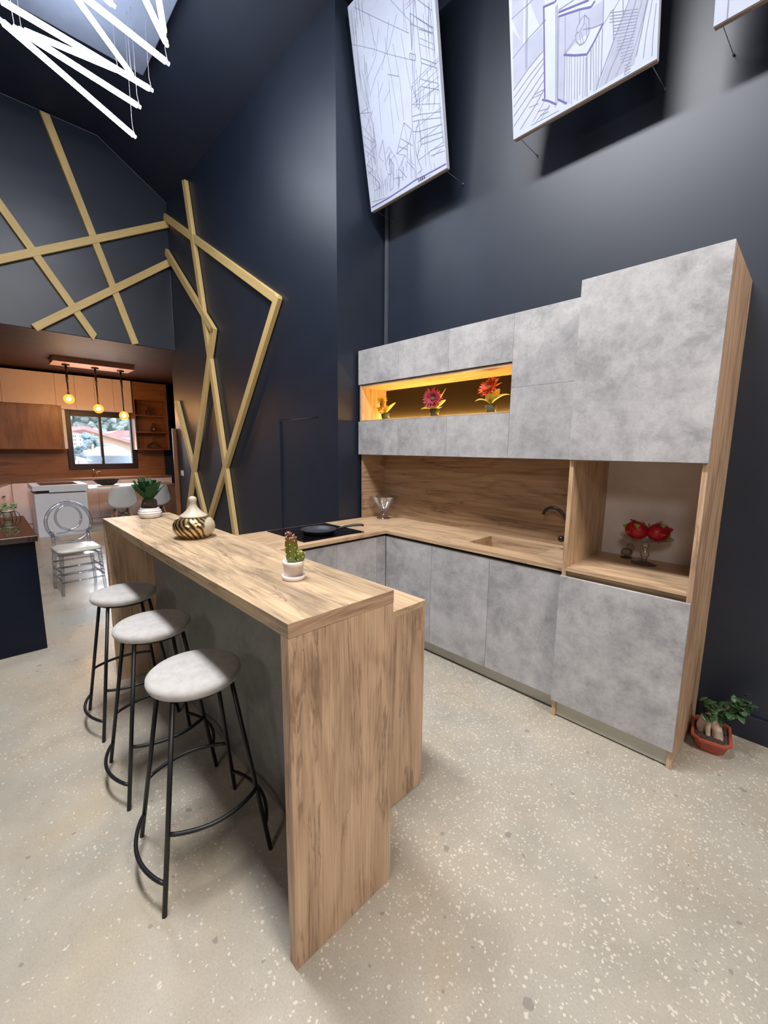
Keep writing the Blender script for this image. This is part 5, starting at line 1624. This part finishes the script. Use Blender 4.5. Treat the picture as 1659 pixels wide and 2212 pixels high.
def shell_chair():
    t = thing('shell_chair', (0, 0, 0), '', 'chair', 'white shell chairs at the far table')

    def f(u, v):
        # v runs from the front lip over the seat up the back; u across
        a = (u - 0.5) * 2
        if v < 0.5:
            q = v / 0.5
            x = 0.22 - 0.40 * q
            z = 0.44 - 0.03 * math.sin(PI * q)
        else:
            q = (v - 0.5) / 0.5
            x = -0.18 - 0.10 * math.sin(q * PI / 2) * (0.6 + 0.4 * q)
            z = 0.44 + 0.40 * q ** 1.15
        w = 0.235 if v < 0.55 else 0.235 - 0.075 * ((v - 0.55) / 0.45) ** 1.6
        z += 0.10 * abs(a) ** 3 * (1 if v < 0.75 else max(0, 1 - (v - 0.75) * 4))
        x += 0.07 * abs(a) ** 2.5 * (0 if v < 0.4 else min(1, (v - 0.4) * 3))
        return (x, a * w, z)
    MB().grid(f, 16, 20).build('shell', 'shell_plastic', t, solid=0.012, world=False)
    for sx, sy in ((1, 1), (1, -1), (-1, 1), (-1, -1)):
        MB().tube([(sx * 0.11 - 0.02, sy * 0.10, 0.40), (sx * 0.21 - 0.02, sy * 0.205, 0.0)], [0.014, 0.010], 10).build('leg', 'beech_ply', t, world=False)
    st_ = MB()
    for s in (-1, 1):
        st_.tube([(0.14, s * 0.15, 0.24), (-0.10, -s * 0.12, 0.38)], 0.005, 6)
        st_.tube([(-0.18, s * 0.15, 0.24), (0.06, -s * 0.12, 0.38)], 0.005, 6)
        st_.tube([(-0.13, s * 0.10, 0.395), (0.09, s * 0.10, 0.395)], 0.008, 6)
    st_.build('wire_brace', 'black_metal', t, world=False)
    return t


sc1 = shell_chair()
sc1.location = (-8.02, 1.32, 0)
sc1.rotation_euler = (0, 0, PI)
sc1['label'] = 'white shell chair at the far table, left of the potted palm'
sc2 = copy_tree(sc1)
sc2.location = (-8.02, 1.90, 0)
sc2['label'] = 'white shell chair at the far table, half hidden behind the potted palm'

# pendant with three amber bulbs
t = thing('pendant_lamp', (-8.05, 1.09, 2.9), 'wooden ceiling board with three amber globe bulbs on rods', 'pendant lamp')
MB().box(-8.28, -7.80, 0.50, 1.66, 2.905, 3.0).build('board', 'beech_ply', t, 0.003)
for y, z in ((0.694, 2.339), (1.106, 2.207), (1.492, 2.109)):
    MB().lathe([(0.0, 2.885), (0.055, 2.885), (0.055, 2.905), (0.0, 2.905)], 24, (-8.05, y, 0)).build('ceiling_cup', 'black_metal', t)
    MB().tube([(-8.05, y, 2.89), (-8.05, y, 2.60)], 0.017, 10).tube([(-8.05, y, 2.62), (-8.05, y, z + 0.10)], 0.011, 10).build('rod', 'black_metal', t)
    MB().lathe([(0.0, 0.055), (0.022, 0.055), (0.024, 0.075), (0.016, 0.105), (0.0, 0.105)], 16, (-8.05, y, z)).build('socket', 'brass', t)
    MB().ball((-8.05, y, z), 0.080, 16, 10).build('bulb', 'bulb_amber', t)
    MB().ball((-8.05, y, z), 0.032, 10, 6).build('filament', 'filament_glow', t)

o = MB().box(-6.30, -6.262, 1.74, 1.90, 0.0, 1.84).build('upright_board', 'walnut_z', None, 0.002)
tag(o, 'narrow upright wooden board standing at the end of the batten wall', 'board')
t = thing('wall_switch', (-6.06, 1.785, 1.14), 'small white wall switch near the end of the batten wall', 'switch')
MB().box(-6.115, -6.02, 1.775, 1.79, 1.10, 1.185).build('plate', 'switch_plastic', t, 0.003)
MB().box(-6.095, -6.04, 1.770, 1.776, 1.12, 1.165).build('rocker', 'switch_plastic', t, 0.002)
